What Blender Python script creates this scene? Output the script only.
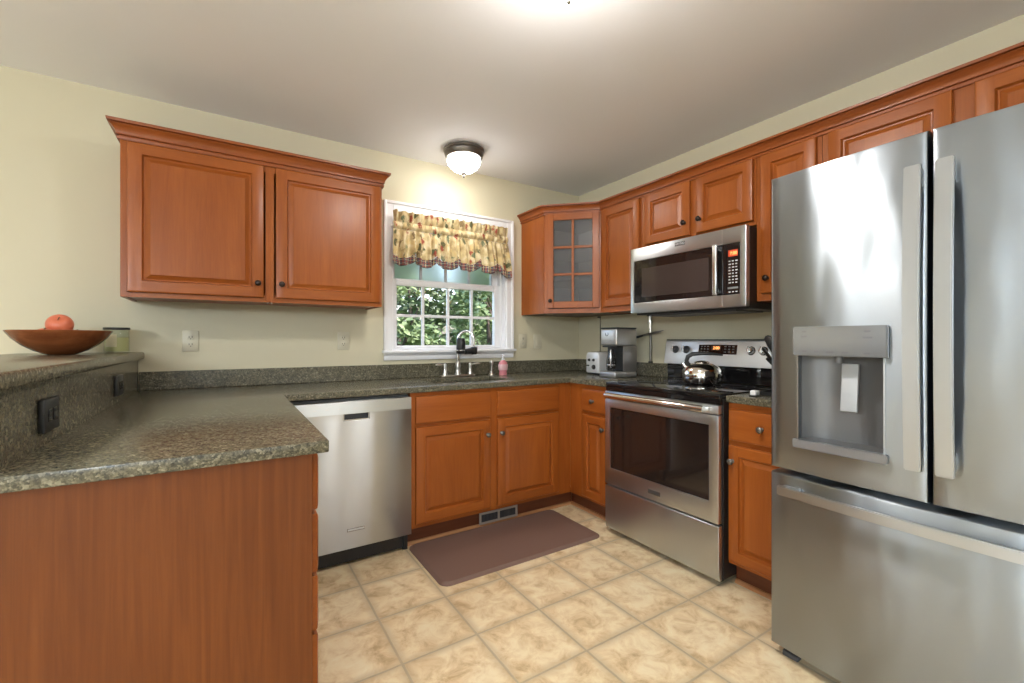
import bpy, bmesh, math, random
from mathutils import Vector, Matrix

random.seed(7)
for o in list(bpy.data.objects):
    bpy.data.objects.remove(o)
scene = bpy.context.scene
COL = scene.collection
PI = math.pi

# ---------------------------------------------------------------- camera
cam_d = bpy.data.cameras.new('camera')
cam_d.sensor_width = 36.0
cam_d.lens = 445.0 / 1024.0 * 36.0
cam_d.shift_y = -1.5 / 1024.0
cam_d.clip_start = 0.02
cam = bpy.data.objects.new('camera', cam_d)
COL.objects.link(cam)
cam.location = (-2.6886, -3.0914, 1.2086)
cam.rotation_euler = (PI / 2, 0, -0.567)
scene.camera = cam

# ---------------------------------------------------------------- view, world
scene.view_settings.view_transform = 'Standard'
scene.view_settings.look = 'None'
scene.view_settings.gamma = 1.0
scene.view_settings.use_curve_mapping = False
scene.view_settings.exposure = 2.5
scene.cycles.max_bounces = 8
scene.cycles.diffuse_bounces = 5
scene.cycles.glossy_bounces = 5
scene.cycles.transparent_max_bounces = 12
scene.cycles.sample_clamp_indirect = 6.0
scene.cycles.caustics_reflective = False
scene.cycles.caustics_refractive = False

world = bpy.data.worlds.new('daylight')
scene.world = world
world.use_nodes = True
wn = world.node_tree
bg = wn.nodes['Background']
sky = wn.nodes.new('ShaderNodeTexSky')
sky.sky_type = 'NISHITA'
sky.sun_disc = False
sky.sun_elevation = math.radians(48)
sky.sun_rotation = math.radians(120)
sky.dust_density = 4.0
wn.links.new(sky.outputs['Color'], bg.inputs['Color'])
bg.inputs['Strength'].default_value = 0.20

SINK_LAMP_STRENGTH = 10.0   # glowing glass of the lamp above the sink
LAMP_STRENGTH = 36.0      # glowing glass of the middle kitchen lamp
FILL_STRENGTH = 21.0    # fill light: pendants added out of view on the dining side
LAMP_COLOR = (1.0, 0.96, 0.91)
FILL_COLOR = (0.82, 0.92, 1.0)


# ---------------------------------------------------------------- materials
def new_mat(name):
    m = bpy.data.materials.new(name)
    m.use_nodes = True
    nt = m.node_tree
    return m, nt, nt.nodes['Principled BSDF']


def plain(name, color, rough=0.5, metal=0.0, spec=0.5, coat=0.0, emit=None, es=0.0, bump=0.0, bscale=200.0):
    m, nt, p = new_mat(name)
    p.inputs['Base Color'].default_value = (*color, 1)
    p.inputs['Roughness'].default_value = rough
    p.inputs['Metallic'].default_value = metal
    p.inputs['Specular IOR Level'].default_value = spec
    p.inputs['Coat Weight'].default_value = coat
    if emit:
        p.inputs['Emission Color'].default_value = (*emit, 1)
        p.inputs['Emission Strength'].default_value = es
    n = nt.nodes.new('ShaderNodeTexNoise')
    tc = nt.nodes.new('ShaderNodeTexCoord')
    n.inputs['Scale'].default_value = bscale
    nt.links.new(tc.outputs['Object'], n.inputs['Vector'])
    if bump:
        b = nt.nodes.new('ShaderNodeBump')
        b.inputs['Strength'].default_value = bump
        b.inputs['Distance'].default_value = 0.002
        nt.links.new(n.outputs['Fac'], b.inputs['Height'])
        nt.links.new(b.outputs['Normal'], p.inputs['Normal'])
    return m


def ramp(nt, stops):
    r = nt.nodes.new('ShaderNodeValToRGB')
    el = r.color_ramp.elements
    while len(el) < len(stops):
        el.new(0.5)
    for e, (pos, c) in zip(el, stops):
        e.position = pos
        e.color = (*c, 1)
    return r


def mixc(nt, a, b, fac, mode='MIX'):
    n = nt.nodes.new('ShaderNodeMix')
    n.data_type = 'RGBA'
    n.blend_type = mode
    for sock, v in ((n.inputs[0], fac), (n.inputs[6], a), (n.inputs[7], b)):
        if hasattr(v, 'links'):
            nt.links.new(v, sock)
        elif isinstance(v, tuple):
            sock.default_value = (*v, 1)
        else:
            sock.default_value = v
    return n.outputs[2]


def wood(name, axis, light=(0.375, 0.107, 0.018), dark=(0.275, 0.068, 0.011), rough=0.34, contrast=0.8, across=16, fine=190):
    m, nt, p = new_mat(name)
    tc = nt.nodes.new('ShaderNodeTexCoord')
    oi = nt.nodes.new('ShaderNodeObjectInfo')
    mul = nt.nodes.new('ShaderNodeMath'); mul.operation = 'MULTIPLY'
    mul.inputs[1].default_value = 37.0
    nt.links.new(oi.outputs['Random'], mul.inputs[0])
    add = nt.nodes.new('ShaderNodeVectorMath'); add.operation = 'ADD'
    nt.links.new(tc.outputs['Object'], add.inputs[0])
    nt.links.new(mul.outputs[0], add.inputs[1])

    def mapped(along, across):
        mp = nt.nodes.new('ShaderNodeMapping')
        s = [across] * 3
        s['xyz'.index(axis)] = along
        mp.inputs['Scale'].default_value = s
        nt.links.new(add.outputs[0], mp.inputs['Vector'])
        return mp.outputs['Vector']
    n1 = nt.nodes.new('ShaderNodeTexNoise')
    n1.inputs['Scale'].default_value = 1.0; n1.inputs['Detail'].default_value = 6
    n1.inputs['Roughness'].default_value = 0.6; n1.inputs['Distortion'].default_value = 1.2
    nt.links.new(mapped(1.4, across), n1.inputs['Vector'])
    n2 = nt.nodes.new('ShaderNodeTexNoise')
    n2.inputs['Scale'].default_value = 1.0; n2.inputs['Detail'].default_value = 3
    nt.links.new(mapped(9 if fine == 190 else 3, fine), n2.inputs['Vector'])
    n3 = nt.nodes.new('ShaderNodeTexNoise')
    n3.inputs['Scale'].default_value = 1.0; n3.inputs['Detail'].default_value = 2
    nt.links.new(mapped(1.1, 3.5), n3.inputs['Vector'])
    r1 = ramp(nt, [(0.5 - 0.22 / contrast, dark), (0.5 + 0.2 / contrast, light)])
    nt.links.new(n1.outputs['Fac'], r1.inputs['Fac'])
    r2 = ramp(nt, [(0.35, (0.86, 0.83, 0.80)), (0.62, (1, 1, 1))])
    nt.links.new(n2.outputs['Fac'], r2.inputs['Fac'])
    r3 = ramp(nt, [(0.3, (0.84, 0.80, 0.76)), (0.7, (1.08, 1.08, 1.06))])
    nt.links.new(n3.outputs['Fac'], r3.inputs['Fac'])
    c = mixc(nt, r1.outputs['Color'], r2.outputs['Color'], 0.55, 'MULTIPLY')
    c = mixc(nt, c, r3.outputs['Color'], 0.8, 'MULTIPLY')
    nt.links.new(c, p.inputs['Base Color'])
    p.inputs['Roughness'].default_value = rough
    p.inputs['Coat Weight'].default_value = 0.08
    p.inputs['Coat Roughness'].default_value = 0.2
    p.inputs['Specular IOR Level'].default_value = 0.28
    return m


def granite(name):
    m, nt, p = new_mat(name)
    tc = nt.nodes.new('ShaderNodeTexCoord')
    v1 = nt.nodes.new('ShaderNodeTexVoronoi'); v1.inputs['Scale'].default_value = 150
    v2 = nt.nodes.new('ShaderNodeTexVoronoi'); v2.inputs['Scale'].default_value = 290
    n1 = nt.nodes.new('ShaderNodeTexNoise'); n1.inputs['Scale'].default_value = 46; n1.inputs['Detail'].default_value = 6
    for t in (v1, v2, n1):
        nt.links.new(tc.outputs['Object'], t.inputs['Vector'])
    sep = nt.nodes.new('ShaderNodeSeparateColor')
    nt.links.new(v1.outputs['Color'], sep.inputs[0])
    rA = ramp(nt, [(0.0, (0.045, 0.043, 0.031)), (0.35, (0.085, 0.078, 0.053)), (0.62, (0.125, 0.113, 0.075)),
                   (0.84, (0.175, 0.157, 0.105)), (0.97, (0.30, 0.275, 0.20))])
    nt.links.new(sep.outputs[0], rA.inputs['Fac'])
    sep2 = nt.nodes.new('ShaderNodeSeparateColor')
    nt.links.new(v2.outputs['Color'], sep2.inputs[0])
    rB = ramp(nt, [(0.0, (0.035, 0.034, 0.025)), (0.6, (0.105, 0.095, 0.064)), (0.95, (0.21, 0.19, 0.13)), (1.0, (0.34, 0.31, 0.23))])
    nt.links.new(sep2.outputs[0], rB.inputs['Fac'])
    c = mixc(nt, rA.outputs['Color'], rB.outputs['Color'], 0.5)
    rC = ramp(nt, [(0.35, (0.78, 0.78, 0.78)), (0.65, (1.18, 1.17, 1.12))])
    nt.links.new(n1.outputs['Fac'], rC.inputs['Fac'])
    c = mixc(nt, c, rC.outputs['Color'], 0.9, 'MULTIPLY')
    nt.links.new(c, p.inputs['Base Color'])
    p.inputs['Roughness'].default_value = 0.24
    p.inputs['Specular IOR Level'].default_value = 0.5
    b = nt.nodes.new('ShaderNodeBump'); b.inputs['Strength'].default_value = 0.06; b.inputs['Distance'].default_value = 0.001
    nt.links.new(n1.outputs['Fac'], b.inputs['Height'])
    nt.links.new(b.outputs['Normal'], p.inputs['Normal'])
    return m


def steel(name, color=(0.59, 0.63, 0.665), rough=0.30, aniso=0.9, wobble=0.0):
    m, nt, p = new_mat(name)
    tc = nt.nodes.new('ShaderNodeTexCoord')
    p.inputs['Base Color'].default_value = (*color, 1)
    p.inputs['Metallic'].default_value = 1.0
    p.inputs['Anisotropic'].default_value = aniso
    cx = nt.nodes.new('ShaderNodeCombineXYZ')
    cx.inputs[0].default_value = 0.013; cx.inputs[1].default_value = 0.017; cx.inputs[2].default_value = 1.0
    nt.links.new(cx.outputs[0], p.inputs['Tangent'])
    mp = nt.nodes.new('ShaderNodeMapping')
    mp.inputs['Scale'].default_value = (6, 6, 700)
    nt.links.new(tc.outputs['Object'], mp.inputs['Vector'])
    n = nt.nodes.new('ShaderNodeTexNoise'); n.inputs['Scale'].default_value = 1.0; n.inputs['Detail'].default_value = 2
    nt.links.new(mp.outputs['Vector'], n.inputs['Vector'])
    mr = nt.nodes.new('ShaderNodeMapRange')
    mr.inputs['To Min'].default_value = rough - 0.012; mr.inputs['To Max'].default_value = rough + 0.012
    nt.links.new(n.outputs['Fac'], mr.inputs['Value'])
    nt.links.new(mr.outputs['Result'], p.inputs['Roughness'])
    if wobble:
        mp2 = nt.nodes.new('ShaderNodeMapping')
        mp2.inputs['Scale'].default_value = (5, 5, 2.2)
        nt.links.new(tc.outputs['Object'], mp2.inputs['Vector'])
        w = nt.nodes.new('ShaderNodeTexNoise'); w.inputs['Scale'].default_value = 1.0; w.inputs['Detail'].default_value = 1.5
        nt.links.new(mp2.outputs['Vector'], w.inputs['Vector'])
        b = nt.nodes.new('ShaderNodeBump'); b.inputs['Strength'].default_value = 1.0
        b.inputs['Distance'].default_value = wobble
        nt.links.new(w.outputs['Fac'], b.inputs['Height'])
        nt.links.new(b.outputs['Normal'], p.inputs['Normal'])
    return m


def paint(name, color, rough=0.6, bump=0.15):
    m, nt, p = new_mat(name)
    tc = nt.nodes.new('ShaderNodeTexCoord')
    n = nt.nodes.new('ShaderNodeTexNoise'); n.inputs['Scale'].default_value = 260; n.inputs['Detail'].default_value = 3
    nt.links.new(tc.outputs['Object'], n.inputs['Vector'])
    b = nt.nodes.new('ShaderNodeBump'); b.inputs['Strength'].default_value = bump; b.inputs['Distance'].default_value = 0.001
    nt.links.new(n.outputs['Fac'], b.inputs['Height'])
    nt.links.new(b.outputs['Normal'], p.inputs['Normal'])
    p.inputs['Base Color'].default_value = (*color, 1)
    p.inputs['Roughness'].default_value = rough
    p.inputs['Specular IOR Level'].default_value = 0.3
    return m


TILE = 0.3145


def tile_floor(name):
    m, nt, p = new_mat(name)
    tc = nt.nodes.new('ShaderNodeTexCoord')
    mp = nt.nodes.new('ShaderNodeMapping')
    mp.inputs['Location'].default_value = (0.884 / TILE, 1.158 / TILE, 0)
    mp.inputs['Scale'].default_value = (1 / TILE, 1 / TILE, 1)
    nt.links.new(tc.outputs['Object'], mp.inputs['Vector'])
    sx = nt.nodes.new('ShaderNodeSeparateXYZ')
    nt.links.new(mp.outputs['Vector'], sx.inputs[0])
    nw = nt.nodes.new('ShaderNodeTexNoise'); nw.inputs['Scale'].default_value = 55; nw.inputs['Detail'].default_value = 3
    nt.links.new(tc.outputs['Object'], nw.inputs['Vector'])

    def edge(out):
        fr = nt.nodes.new('ShaderNodeMath'); fr.operation = 'FRACT'
        nt.links.new(out, fr.inputs[0])
        s = nt.nodes.new('ShaderNodeMath'); s.operation = 'SUBTRACT'; s.inputs[1].default_value = 0.5
        nt.links.new(fr.outputs[0], s.inputs[0])
        a = nt.nodes.new('ShaderNodeMath'); a.operation = 'ABSOLUTE'
        nt.links.new(s.outputs[0], a.inputs[0])
        return a.outputs[0]
    mx = nt.nodes.new('ShaderNodeMath'); mx.operation = 'MAXIMUM'
    nt.links.new(edge(sx.outputs[0]), mx.inputs[0]); nt.links.new(edge(sx.outputs[1]), mx.inputs[1])
    wob = nt.nodes.new('ShaderNodeMath'); wob.operation = 'MULTIPLY_ADD'
    wob.inputs[1].default_value = 0.012; nt.links.new(nw.outputs['Fac'], wob.inputs[0]); nt.links.new(mx.outputs[0], wob.inputs[2])
    g = nt.nodes.new('ShaderNodeMapRange'); g.interpolation_type = 'SMOOTHSTEP'
    g.inputs['From Min'].default_value = 0.486; g.inputs['From Max'].default_value = 0.498
    nt.links.new(wob.outputs[0], g.inputs['Value'])
    halo = nt.nodes.new('ShaderNodeMapRange'); halo.interpolation_type = 'SMOOTHSTEP'
    halo.inputs['From Min'].default_value = 0.36; halo.inputs['From Max'].default_value = 0.50
    nt.links.new(mx.outputs[0], halo.inputs['Value'])
    # a tone of its own for each tile
    fl = nt.nodes.new('ShaderNodeVectorMath'); fl.operation = 'FLOOR'
    nt.links.new(mp.outputs['Vector'], fl.inputs[0])
    wnz = nt.nodes.new('ShaderNodeTexWhiteNoise'); wnz.noise_dimensions = '2D'
    nt.links.new(fl.outputs[0], wnz.inputs['Vector'])
    off = nt.nodes.new('ShaderNodeVectorMath'); off.operation = 'MULTIPLY_ADD'
    off.inputs[1].default_value = (9, 9, 9)
    nt.links.new(wnz.outputs['Color'], off.inputs[0]); nt.links.new(tc.outputs['Object'], off.inputs[2])
    n1 = nt.nodes.new('ShaderNodeTexNoise'); n1.inputs['Scale'].default_value = 11; n1.inputs['Detail'].default_value = 9
    n1.inputs['Roughness'].default_value = 0.66; n1.inputs['Distortion'].default_value = 0.5
    nt.links.new(off.outputs[0], n1.inputs['Vector'])
    r = ramp(nt, [(0.32, (0.52, 0.355, 0.18)), (0.45, (0.74, 0.56, 0.33)), (0.57, (0.85, 0.70, 0.455)), (0.72, (0.89, 0.78, 0.55))])
    nt.links.new(n1.outputs['Fac'], r.inputs['Fac'])
    hc = mixc(nt, r.outputs['Color'], (0.47, 0.355, 0.215), 0.0)
    hm = nt.nodes.new('ShaderNodeMath'); hm.operation = 'MULTIPLY'
    nt.links.new(halo.outputs['Result'], hm.inputs[0]); nt.links.new(n1.outputs['Fac'], hm.inputs[1])
    hc = mixc(nt, r.outputs['Color'], (0.50, 0.375, 0.22), hm.outputs[0])
    c = mixc(nt, hc, (0.50, 0.40, 0.26), g.outputs['Result'])
    nt.links.new(c, p.inputs['Base Color'])
    p.inputs['Roughness'].default_value = 0.36
    p.inputs['Specular IOR Level'].default_value = 0.35
    inv = nt.nodes.new('ShaderNodeMath'); inv.operation = 'MULTIPLY_ADD'
    inv.inputs[1].default_value = -1.0
    nt.links.new(g.outputs['Result'], inv.inputs[0])
    sc = nt.nodes.new('ShaderNodeMath'); sc.operation = 'MULTIPLY'; sc.inputs[1].default_value = 0.35
    nt.links.new(n1.outputs['Fac'], sc.inputs[0]); nt.links.new(sc.outputs[0], inv.inputs[2])
    b = nt.nodes.new('ShaderNodeBump'); b.inputs['Strength'].default_value = 0.5; b.inputs['Distance'].default_value = 0.002
    nt.links.new(inv.outputs[0], b.inputs['Height'])
    nt.links.new(b.outputs['Normal'], p.inputs['Normal'])
    return m


def facing_fac(nt, base=0.05, top=0.75):
    lw = nt.nodes.new('ShaderNodeLayerWeight'); lw.inputs['Blend'].default_value = 0.5
    pw = nt.nodes.new('ShaderNodeMath'); pw.operation = 'POWER'; pw.inputs[1].default_value = 4.0
    nt.links.new(lw.outputs['Facing'], pw.inputs[0])
    ma = nt.nodes.new('ShaderNodeMath'); ma.operation = 'MULTIPLY_ADD'
    ma.inputs[1].default_value = top; ma.inputs[2].default_value = base
    nt.links.new(pw.outputs[0], ma.inputs[0])
    return ma.outputs[0]


def clear_glass(name, tint=(1, 1, 1), base=0.05, top=0.75, rough=0.0):
    m = bpy.data.materials.new(name); m.use_nodes = True
    nt = m.node_tree; nt.nodes.remove(nt.nodes['Principled BSDF'])
    out = nt.nodes['Material Output']
    t = nt.nodes.new('ShaderNodeBsdfTransparent'); t.inputs['Color'].default_value = (*tint, 1)
    g = nt.nodes.new('ShaderNodeBsdfGlossy'); g.inputs['Roughness'].default_value = rough
    mx = nt.nodes.new('ShaderNodeMixShader')
    nt.links.new(facing_fac(nt, base, top), mx.inputs[0]); nt.links.new(t.outputs[0], mx.inputs[1]); nt.links.new(g.outputs[0], mx.inputs[2])
    nt.links.new(mx.outputs[0], out.inputs['Surface'])
    return m


def smoky_glass(name):
    m = bpy.data.materials.new(name); m.use_nodes = True
    nt = m.node_tree; nt.nodes.remove(nt.nodes['Principled BSDF'])
    out = nt.nodes['Material Output']
    t = nt.nodes.new('ShaderNodeBsdfTransparent'); t.inputs['Color'].default_value = (0.62, 0.61, 0.60, 1)
    d = nt.nodes.new('ShaderNodeBsdfDiffuse'); d.inputs['Color'].default_value = (0.30, 0.295, 0.29, 1)
    g = nt.nodes.new('ShaderNodeBsdfGlossy'); g.inputs['Roughness'].default_value = 0.3
    m1 = nt.nodes.new('ShaderNodeMixShader'); m1.inputs[0].default_value = 0.16
    nt.links.new(t.outputs[0], m1.inputs[1]); nt.links.new(d.outputs[0], m1.inputs[2])
    m2 = nt.nodes.new('ShaderNodeMixShader')
    nt.links.new(facing_fac(nt, 0.02, 0.4), m2.inputs[0]); nt.links.new(m1.outputs[0], m2.inputs[1]); nt.links.new(g.outputs[0], m2.inputs[2])
    nt.links.new(m2.outputs[0], out.inputs['Surface'])
    return m


def hazy_glass(name):
    """the upper sash: a milky pane that blurs what lies behind it"""
    m, nt, p = new_mat(name)
    p.inputs['Base Color'].default_value = (0.78, 0.82, 0.80, 1)
    p.inputs['Transmission Weight'].default_value = 1.0
    p.inputs['Roughness'].default_value = 0.42
    p.inputs['IOR'].default_value = 1.08
    return m


def fabric(name, plaid=False):
    m, nt, p = new_mat(name)
    uv = nt.nodes.new('ShaderNodeUVMap'); uv.uv_map = 'uv'
    if not plaid:
        nw = nt.nodes.new('ShaderNodeTexNoise'); nw.inputs['Scale'].default_value = 30; nw.inputs['Detail'].default_value = 3
        nt.links.new(uv.outputs[0], nw.inputs['Vector'])
        wv = nt.nodes.new('ShaderNodeVectorMath'); wv.operation = 'MULTIPLY_ADD'; wv.inputs[1].default_value = (0.07, 0.07, 0.0)
        nt.links.new(nw.outputs['Color'], wv.inputs[0]); nt.links.new(uv.outputs[0], wv.inputs[2])
        v = nt.nodes.new('ShaderNodeTexVoronoi'); v.inputs['Scale'].default_value = 17.0
        nt.links.new(wv.outputs[0], v.inputs['Vector'])
        n = nt.nodes.new('ShaderNodeTexNoise'); n.inputs['Scale'].default_value = 60; n.inputs['Detail'].default_value = 4
        nt.links.new(uv.outputs[0], n.inputs['Vector'])
        n2 = nt.nodes.new('ShaderNodeTexNoise'); n2.inputs['Scale'].default_value = 14; n2.inputs['Detail'].default_value = 4
        nt.links.new(uv.outputs[0], n2.inputs['Vector'])
        b0 = ramp(nt, [(0.35, (0.33, 0.24, 0.115)), (0.5, (0.54, 0.425, 0.225)), (0.65, (0.68, 0.585, 0.38))])
        nt.links.new(n2.outputs['Fac'], b0.inputs['Fac'])
        base = b0.outputs['Color']
        sep = nt.nodes.new('ShaderNodeSeparateColor'); nt.links.new(v.outputs['Color'], sep.inputs[0])
        blob = nt.nodes.new('ShaderNodeMapRange')
        blob.inputs['From Min'].default_value = 0.86; blob.inputs['From Max'].default_value = 0.66
        add = nt.nodes.new('ShaderNodeMath'); add.operation = 'MULTIPLY_ADD'; add.inputs[1].default_value = 0.7
        nt.links.new(n.outputs['Fac'], add.inputs[0]); nt.links.new(v.outputs['Distance'], add.inputs[2])
        nt.links.new(add.outputs[0], blob.inputs['Value'])
        r = ramp(nt, [(0.0, (0.30, 0.08, 0.05)), (0.16, (0.10, 0.10, 0.05)), (0.32, (0.56, 0.42, 0.20)), (0.52, (0.20, 0.14, 0.07)), (0.66, (0.68, 0.58, 0.36)), (0.88, (0.14, 0.16, 0.09))])
        r.color_ramp.interpolation = 'CONSTANT'
        nt.links.new(sep.outputs[0], r.inputs['Fac'])
        c = mixc(nt, base, r.outputs['Color'], blob.outputs['Result'])
    else:
        sx = nt.nodes.new('ShaderNodeSeparateXYZ'); nt.links.new(uv.outputs[0], sx.inputs[0])

        def stripe(out, freq, lo, hi):
            a = nt.nodes.new('ShaderNodeMath'); a.operation = 'MULTIPLY'; a.inputs[1].default_value = freq
            nt.links.new(out, a.inputs[0])
            f = nt.nodes.new('ShaderNodeMath'); f.operation = 'FRACT'; nt.links.new(a.outputs[0], f.inputs[0])
            g = nt.nodes.new('ShaderNodeMath'); g.operation = 'GREATER_THAN'; g.inputs[1].default_value = lo
            nt.links.new(f.outputs[0], g.inputs[0])
            l = nt.nodes.new('ShaderNodeMath'); l.operation = 'LESS_THAN'; l.inputs[1].default_value = hi
            nt.links.new(f.outputs[0], l.inputs[0])
            mm = nt.nodes.new('ShaderNodeMath'); mm.operation = 'MULTIPLY'
            nt.links.new(g.outputs[0], mm.inputs[0]); nt.links.new(l.outputs[0], mm.inputs[1])
            return mm.outputs[0]
        c = mixc(nt, (0.07, 0.08, 0.11), (0.27, 0.10, 0.09), stripe(sx.outputs[0], 16, 0.1, 0.35))
        c = mixc(nt, c, (0.55, 0.45, 0.28), stripe(sx.outputs[0], 16, 0.6, 0.75))
        c = mixc(nt, c, (0.30, 0.10, 0.08), stripe(sx.outputs[1], 40, 0.2, 0.38))
        c = mixc(nt, c, (0.52, 0.44, 0.30), stripe(sx.outputs[1], 40, 0.7, 0.82))
    nt.links.new(c, p.inputs['Base Color'])
    p.inputs['Roughness'].default_value = 0.9
    p.inputs['Specular IOR Level'].default_value = 0.1
    return m


def leaf_mat(name, c0, c1):
    m, nt, p = new_mat(name)
    g = nt.nodes.new('ShaderNodeNewGeometry')
    r = ramp(nt, [(0.0, c0), (1.0, c1)])
    nt.links.new(g.outputs['Random Per Island'], r.inputs['Fac'])
    nt.links.new(r.outputs['Color'], p.inputs['Base Color'])
    p.inputs['Roughness'].default_value = 0.6
    p.inputs['Transmission Weight'].default_value = 0.0
    return m


M = {}
for ax in 'xyz':
    M['wood_' + ax] = wood('cherry_wood_' + ax, ax)
    M['crown_' + ax] = wood('crown_wood_' + ax, ax, (0.33, 0.092, 0.022), (0.24, 0.06, 0.014), 0.3, 0.8)  # same cherry, darkened: shade of the down-facing crown put into the colour
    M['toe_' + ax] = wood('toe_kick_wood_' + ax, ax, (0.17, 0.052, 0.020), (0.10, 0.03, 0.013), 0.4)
    M['shoe_' + ax] = wood('shoe_wood_' + ax, ax, (0.50, 0.26, 0.12), (0.40, 0.18, 0.075), 0.4)
M['wood_in'] = wood('cabinet_interior', 'z', (0.20, 0.155, 0.12), (0.15, 0.115, 0.085), 0.5)
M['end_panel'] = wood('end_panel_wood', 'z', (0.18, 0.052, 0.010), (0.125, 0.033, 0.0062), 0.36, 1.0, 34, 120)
M['granite'] = granite('dark_granite')
M['steel'] = steel('brushed_steel')
M['steel_fridge'] = steel('fridge_steel', (0.35, 0.385, 0.42), 0.30, 0.96, 0.012)
M['steel_dw'] = steel('dishwasher_steel', (0.50, 0.51, 0.52), 0.32, 0.95, 0.004)
M['steel_lt'] = plain('satin_steel', (0.70, 0.70, 0.69), 0.24, 1.0)
M['panel_grey'] = plain('grey_panel', (0.27, 0.275, 0.28), 0.2, 0.4)
M['recess_grey'] = plain('recess_grey', (0.17, 0.172, 0.175), 0.38, 0.4)
M['handle_steel'] = steel('handle_steel', (0.50, 0.525, 0.55), 0.32, 0.9)
M['coffee_steel'] = plain('warm_steel', (0.33, 0.315, 0.30), 0.36, 0.75)
M['brew_steel'] = plain('brew_steel', (0.50, 0.49, 0.48), 0.33, 0.8)
M['guard_steel'] = plain('satin_guard_steel', (0.74, 0.74, 0.745), 0.36, 0.55)
M['silver'] = plain('pale_silver_plastic', (0.66, 0.66, 0.655), 0.3, 0.25)
M['chrome'] = plain('polished_metal', (0.80, 0.78, 0.74), 0.08, 1.0)
M['nickel'] = plain('satin_nickel', (0.66, 0.63, 0.58), 0.28, 1.0)
M['black_gloss'] = plain('black_glass', (0.010, 0.009, 0.009), 0.05, 0.0, 0.6)
M['oven_glass'] = plain('oven_glass', (0.018, 0.012, 0.010), 0.06, 0.0, 0.75)
M['black'] = plain('black_plastic', (0.014, 0.014, 0.014), 0.4)
M['dark_grey'] = plain('dark_grey_body', (0.055, 0.055, 0.058), 0.45)
M['bronze'] = plain('dark_bronze', (0.045, 0.033, 0.028), 0.3, 0.9)
M['pewter'] = plain('pewter', (0.20, 0.185, 0.17), 0.32, 0.9)
M['vent_metal'] = plain('tan_vent_metal', (0.36, 0.31, 0.26), 0.45, 0.4)
M['white_trim'] = plain('white_trim_paint', (0.84, 0.84, 0.85), 0.35)
M['ivory'] = plain('ivory_plastic', (0.60, 0.555, 0.42), 0.35)
M['slot'] = plain('outlet_slot', (0.05, 0.04, 0.03), 0.6)
M['white'] = plain('white_plastic', (0.85, 0.85, 0.85), 0.3)
M['wall'] = paint('cream_wall_paint', (0.605, 0.555, 0.40))
M['ceiling'] = paint('ceiling_paint', (0.83, 0.835, 0.86), 0.8, 0.1)
M['wall_dining'] = paint('pale_grey_wall_paint', (0.72, 0.72, 0.71))
M['floor'] = tile_floor('vinyl_tile')
M['glass'] = clear_glass('window_glass')
M['cab_glass'] = smoky_glass('smoky_cabinet_glass')
M['haze'] = hazy_glass('hazy_glass')
M['carafe_glass'] = clear_glass('carafe_glass', (0.80, 0.80, 0.80))
M['jar_glass'] = clear_glass('jar_glass', (0.93, 0.95, 0.92), 0.04, 0.35)
M['valance'] = fabric('floral_fabric')
M['plaid'] = fabric('plaid_fabric', True)
M['hem'] = plain('dark_hem', (0.02, 0.03, 0.035), 0.8)
def lamp_glass(name, color, strength, z0=-0.075, z1=-0.135):
    """glass dome lit by the bulbs inside: brightest at the bottom, dimmer at the rim"""
    m, nt, p = new_mat(name)
    p.inputs['Base Color'].default_value = (0.9, 0.88, 0.84, 1)
    p.inputs['Roughness'].default_value = 0.3
    tc = nt.nodes.new('ShaderNodeTexCoord'); sx = nt.nodes.new('ShaderNodeSeparateXYZ')
    nt.links.new(tc.outputs['Object'], sx.inputs[0])
    mr = nt.nodes.new('ShaderNodeMapRange')
    mr.inputs['From Min'].default_value = z0; mr.inputs['From Max'].default_value = z1
    mr.inputs['To Min'].default_value = strength * 0.05; mr.inputs['To Max'].default_value = strength
    nt.links.new(sx.outputs['Z'], mr.inputs['Value'])
    p.inputs['Emission Color'].default_value = (*color, 1)
    nt.links.new(mr.outputs['Result'], p.inputs['Emission Strength'])
    return m


M['lamp_glass'] = lamp_glass('lit_lamp_glass', LAMP_COLOR, LAMP_STRENGTH)
M['sink_lamp_glass'] = lamp_glass('lit_sink_lamp_glass', LAMP_COLOR, SINK_LAMP_STRENGTH)
M['fill_glass'] = plain('lit_fill_globe_glass', (0.9, 0.88, 0.84), 0.3, emit=FILL_COLOR, es=FILL_STRENGTH)
M['mat'] = plain('brown_mat_rubber', (0.19, 0.112, 0.085), 0.6, bump=0.5, bscale=500)
M['bowl'] = wood('bowl_wood', 'x', (0.30, 0.095, 0.030), (0.16, 0.045, 0.015), 0.25)
M['apple'] = plain('apple_skin', (0.66, 0.17, 0.085), 0.3)
M['stem'] = plain('fruit_stem', (0.10, 0.06, 0.03), 0.7)
M['wax'] = plain('pale_green_wax', (0.62, 0.60, 0.30), 0.5)
M['paper'] = plain('paper_label', (0.66, 0.62, 0.42), 0.7)
M['pink'] = plain('pink_soap', (0.72, 0.26, 0.30), 0.2, spec=0.6)
M['pale_pink'] = plain('pale_pink_sticker', (0.74, 0.47, 0.48), 0.4)
M['clearplastic'] = clear_glass('clear_plastic', (0.95, 0.85, 0.86))
M['orange_led'] = plain('orange_display', (0.3, 0.08, 0.02), 0.4, emit=(1.0, 0.36, 0.10), es=0.7)
M['red_led'] = plain('red_display', (0.2, 0.02, 0.01), 0.3, emit=(0.9, 0.10, 0.03), es=0.10)
M['ink'] = plain('grey_ink', (0.10, 0.10, 0.11), 0.5)
M['dim_ink'] = plain('dim_ink', (0.22, 0.22, 0.22), 0.5)
M['pale_ink'] = plain('pale_ink', (0.62, 0.62, 0.62), 0.5)
M['sink_steel'] = plain('sink_steel', (0.33, 0.34, 0.36), 0.32, 1.0)
M['bark'] = plain('bark', (0.085, 0.065, 0.05), 0.9, bump=1.0, bscale=40)
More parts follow.
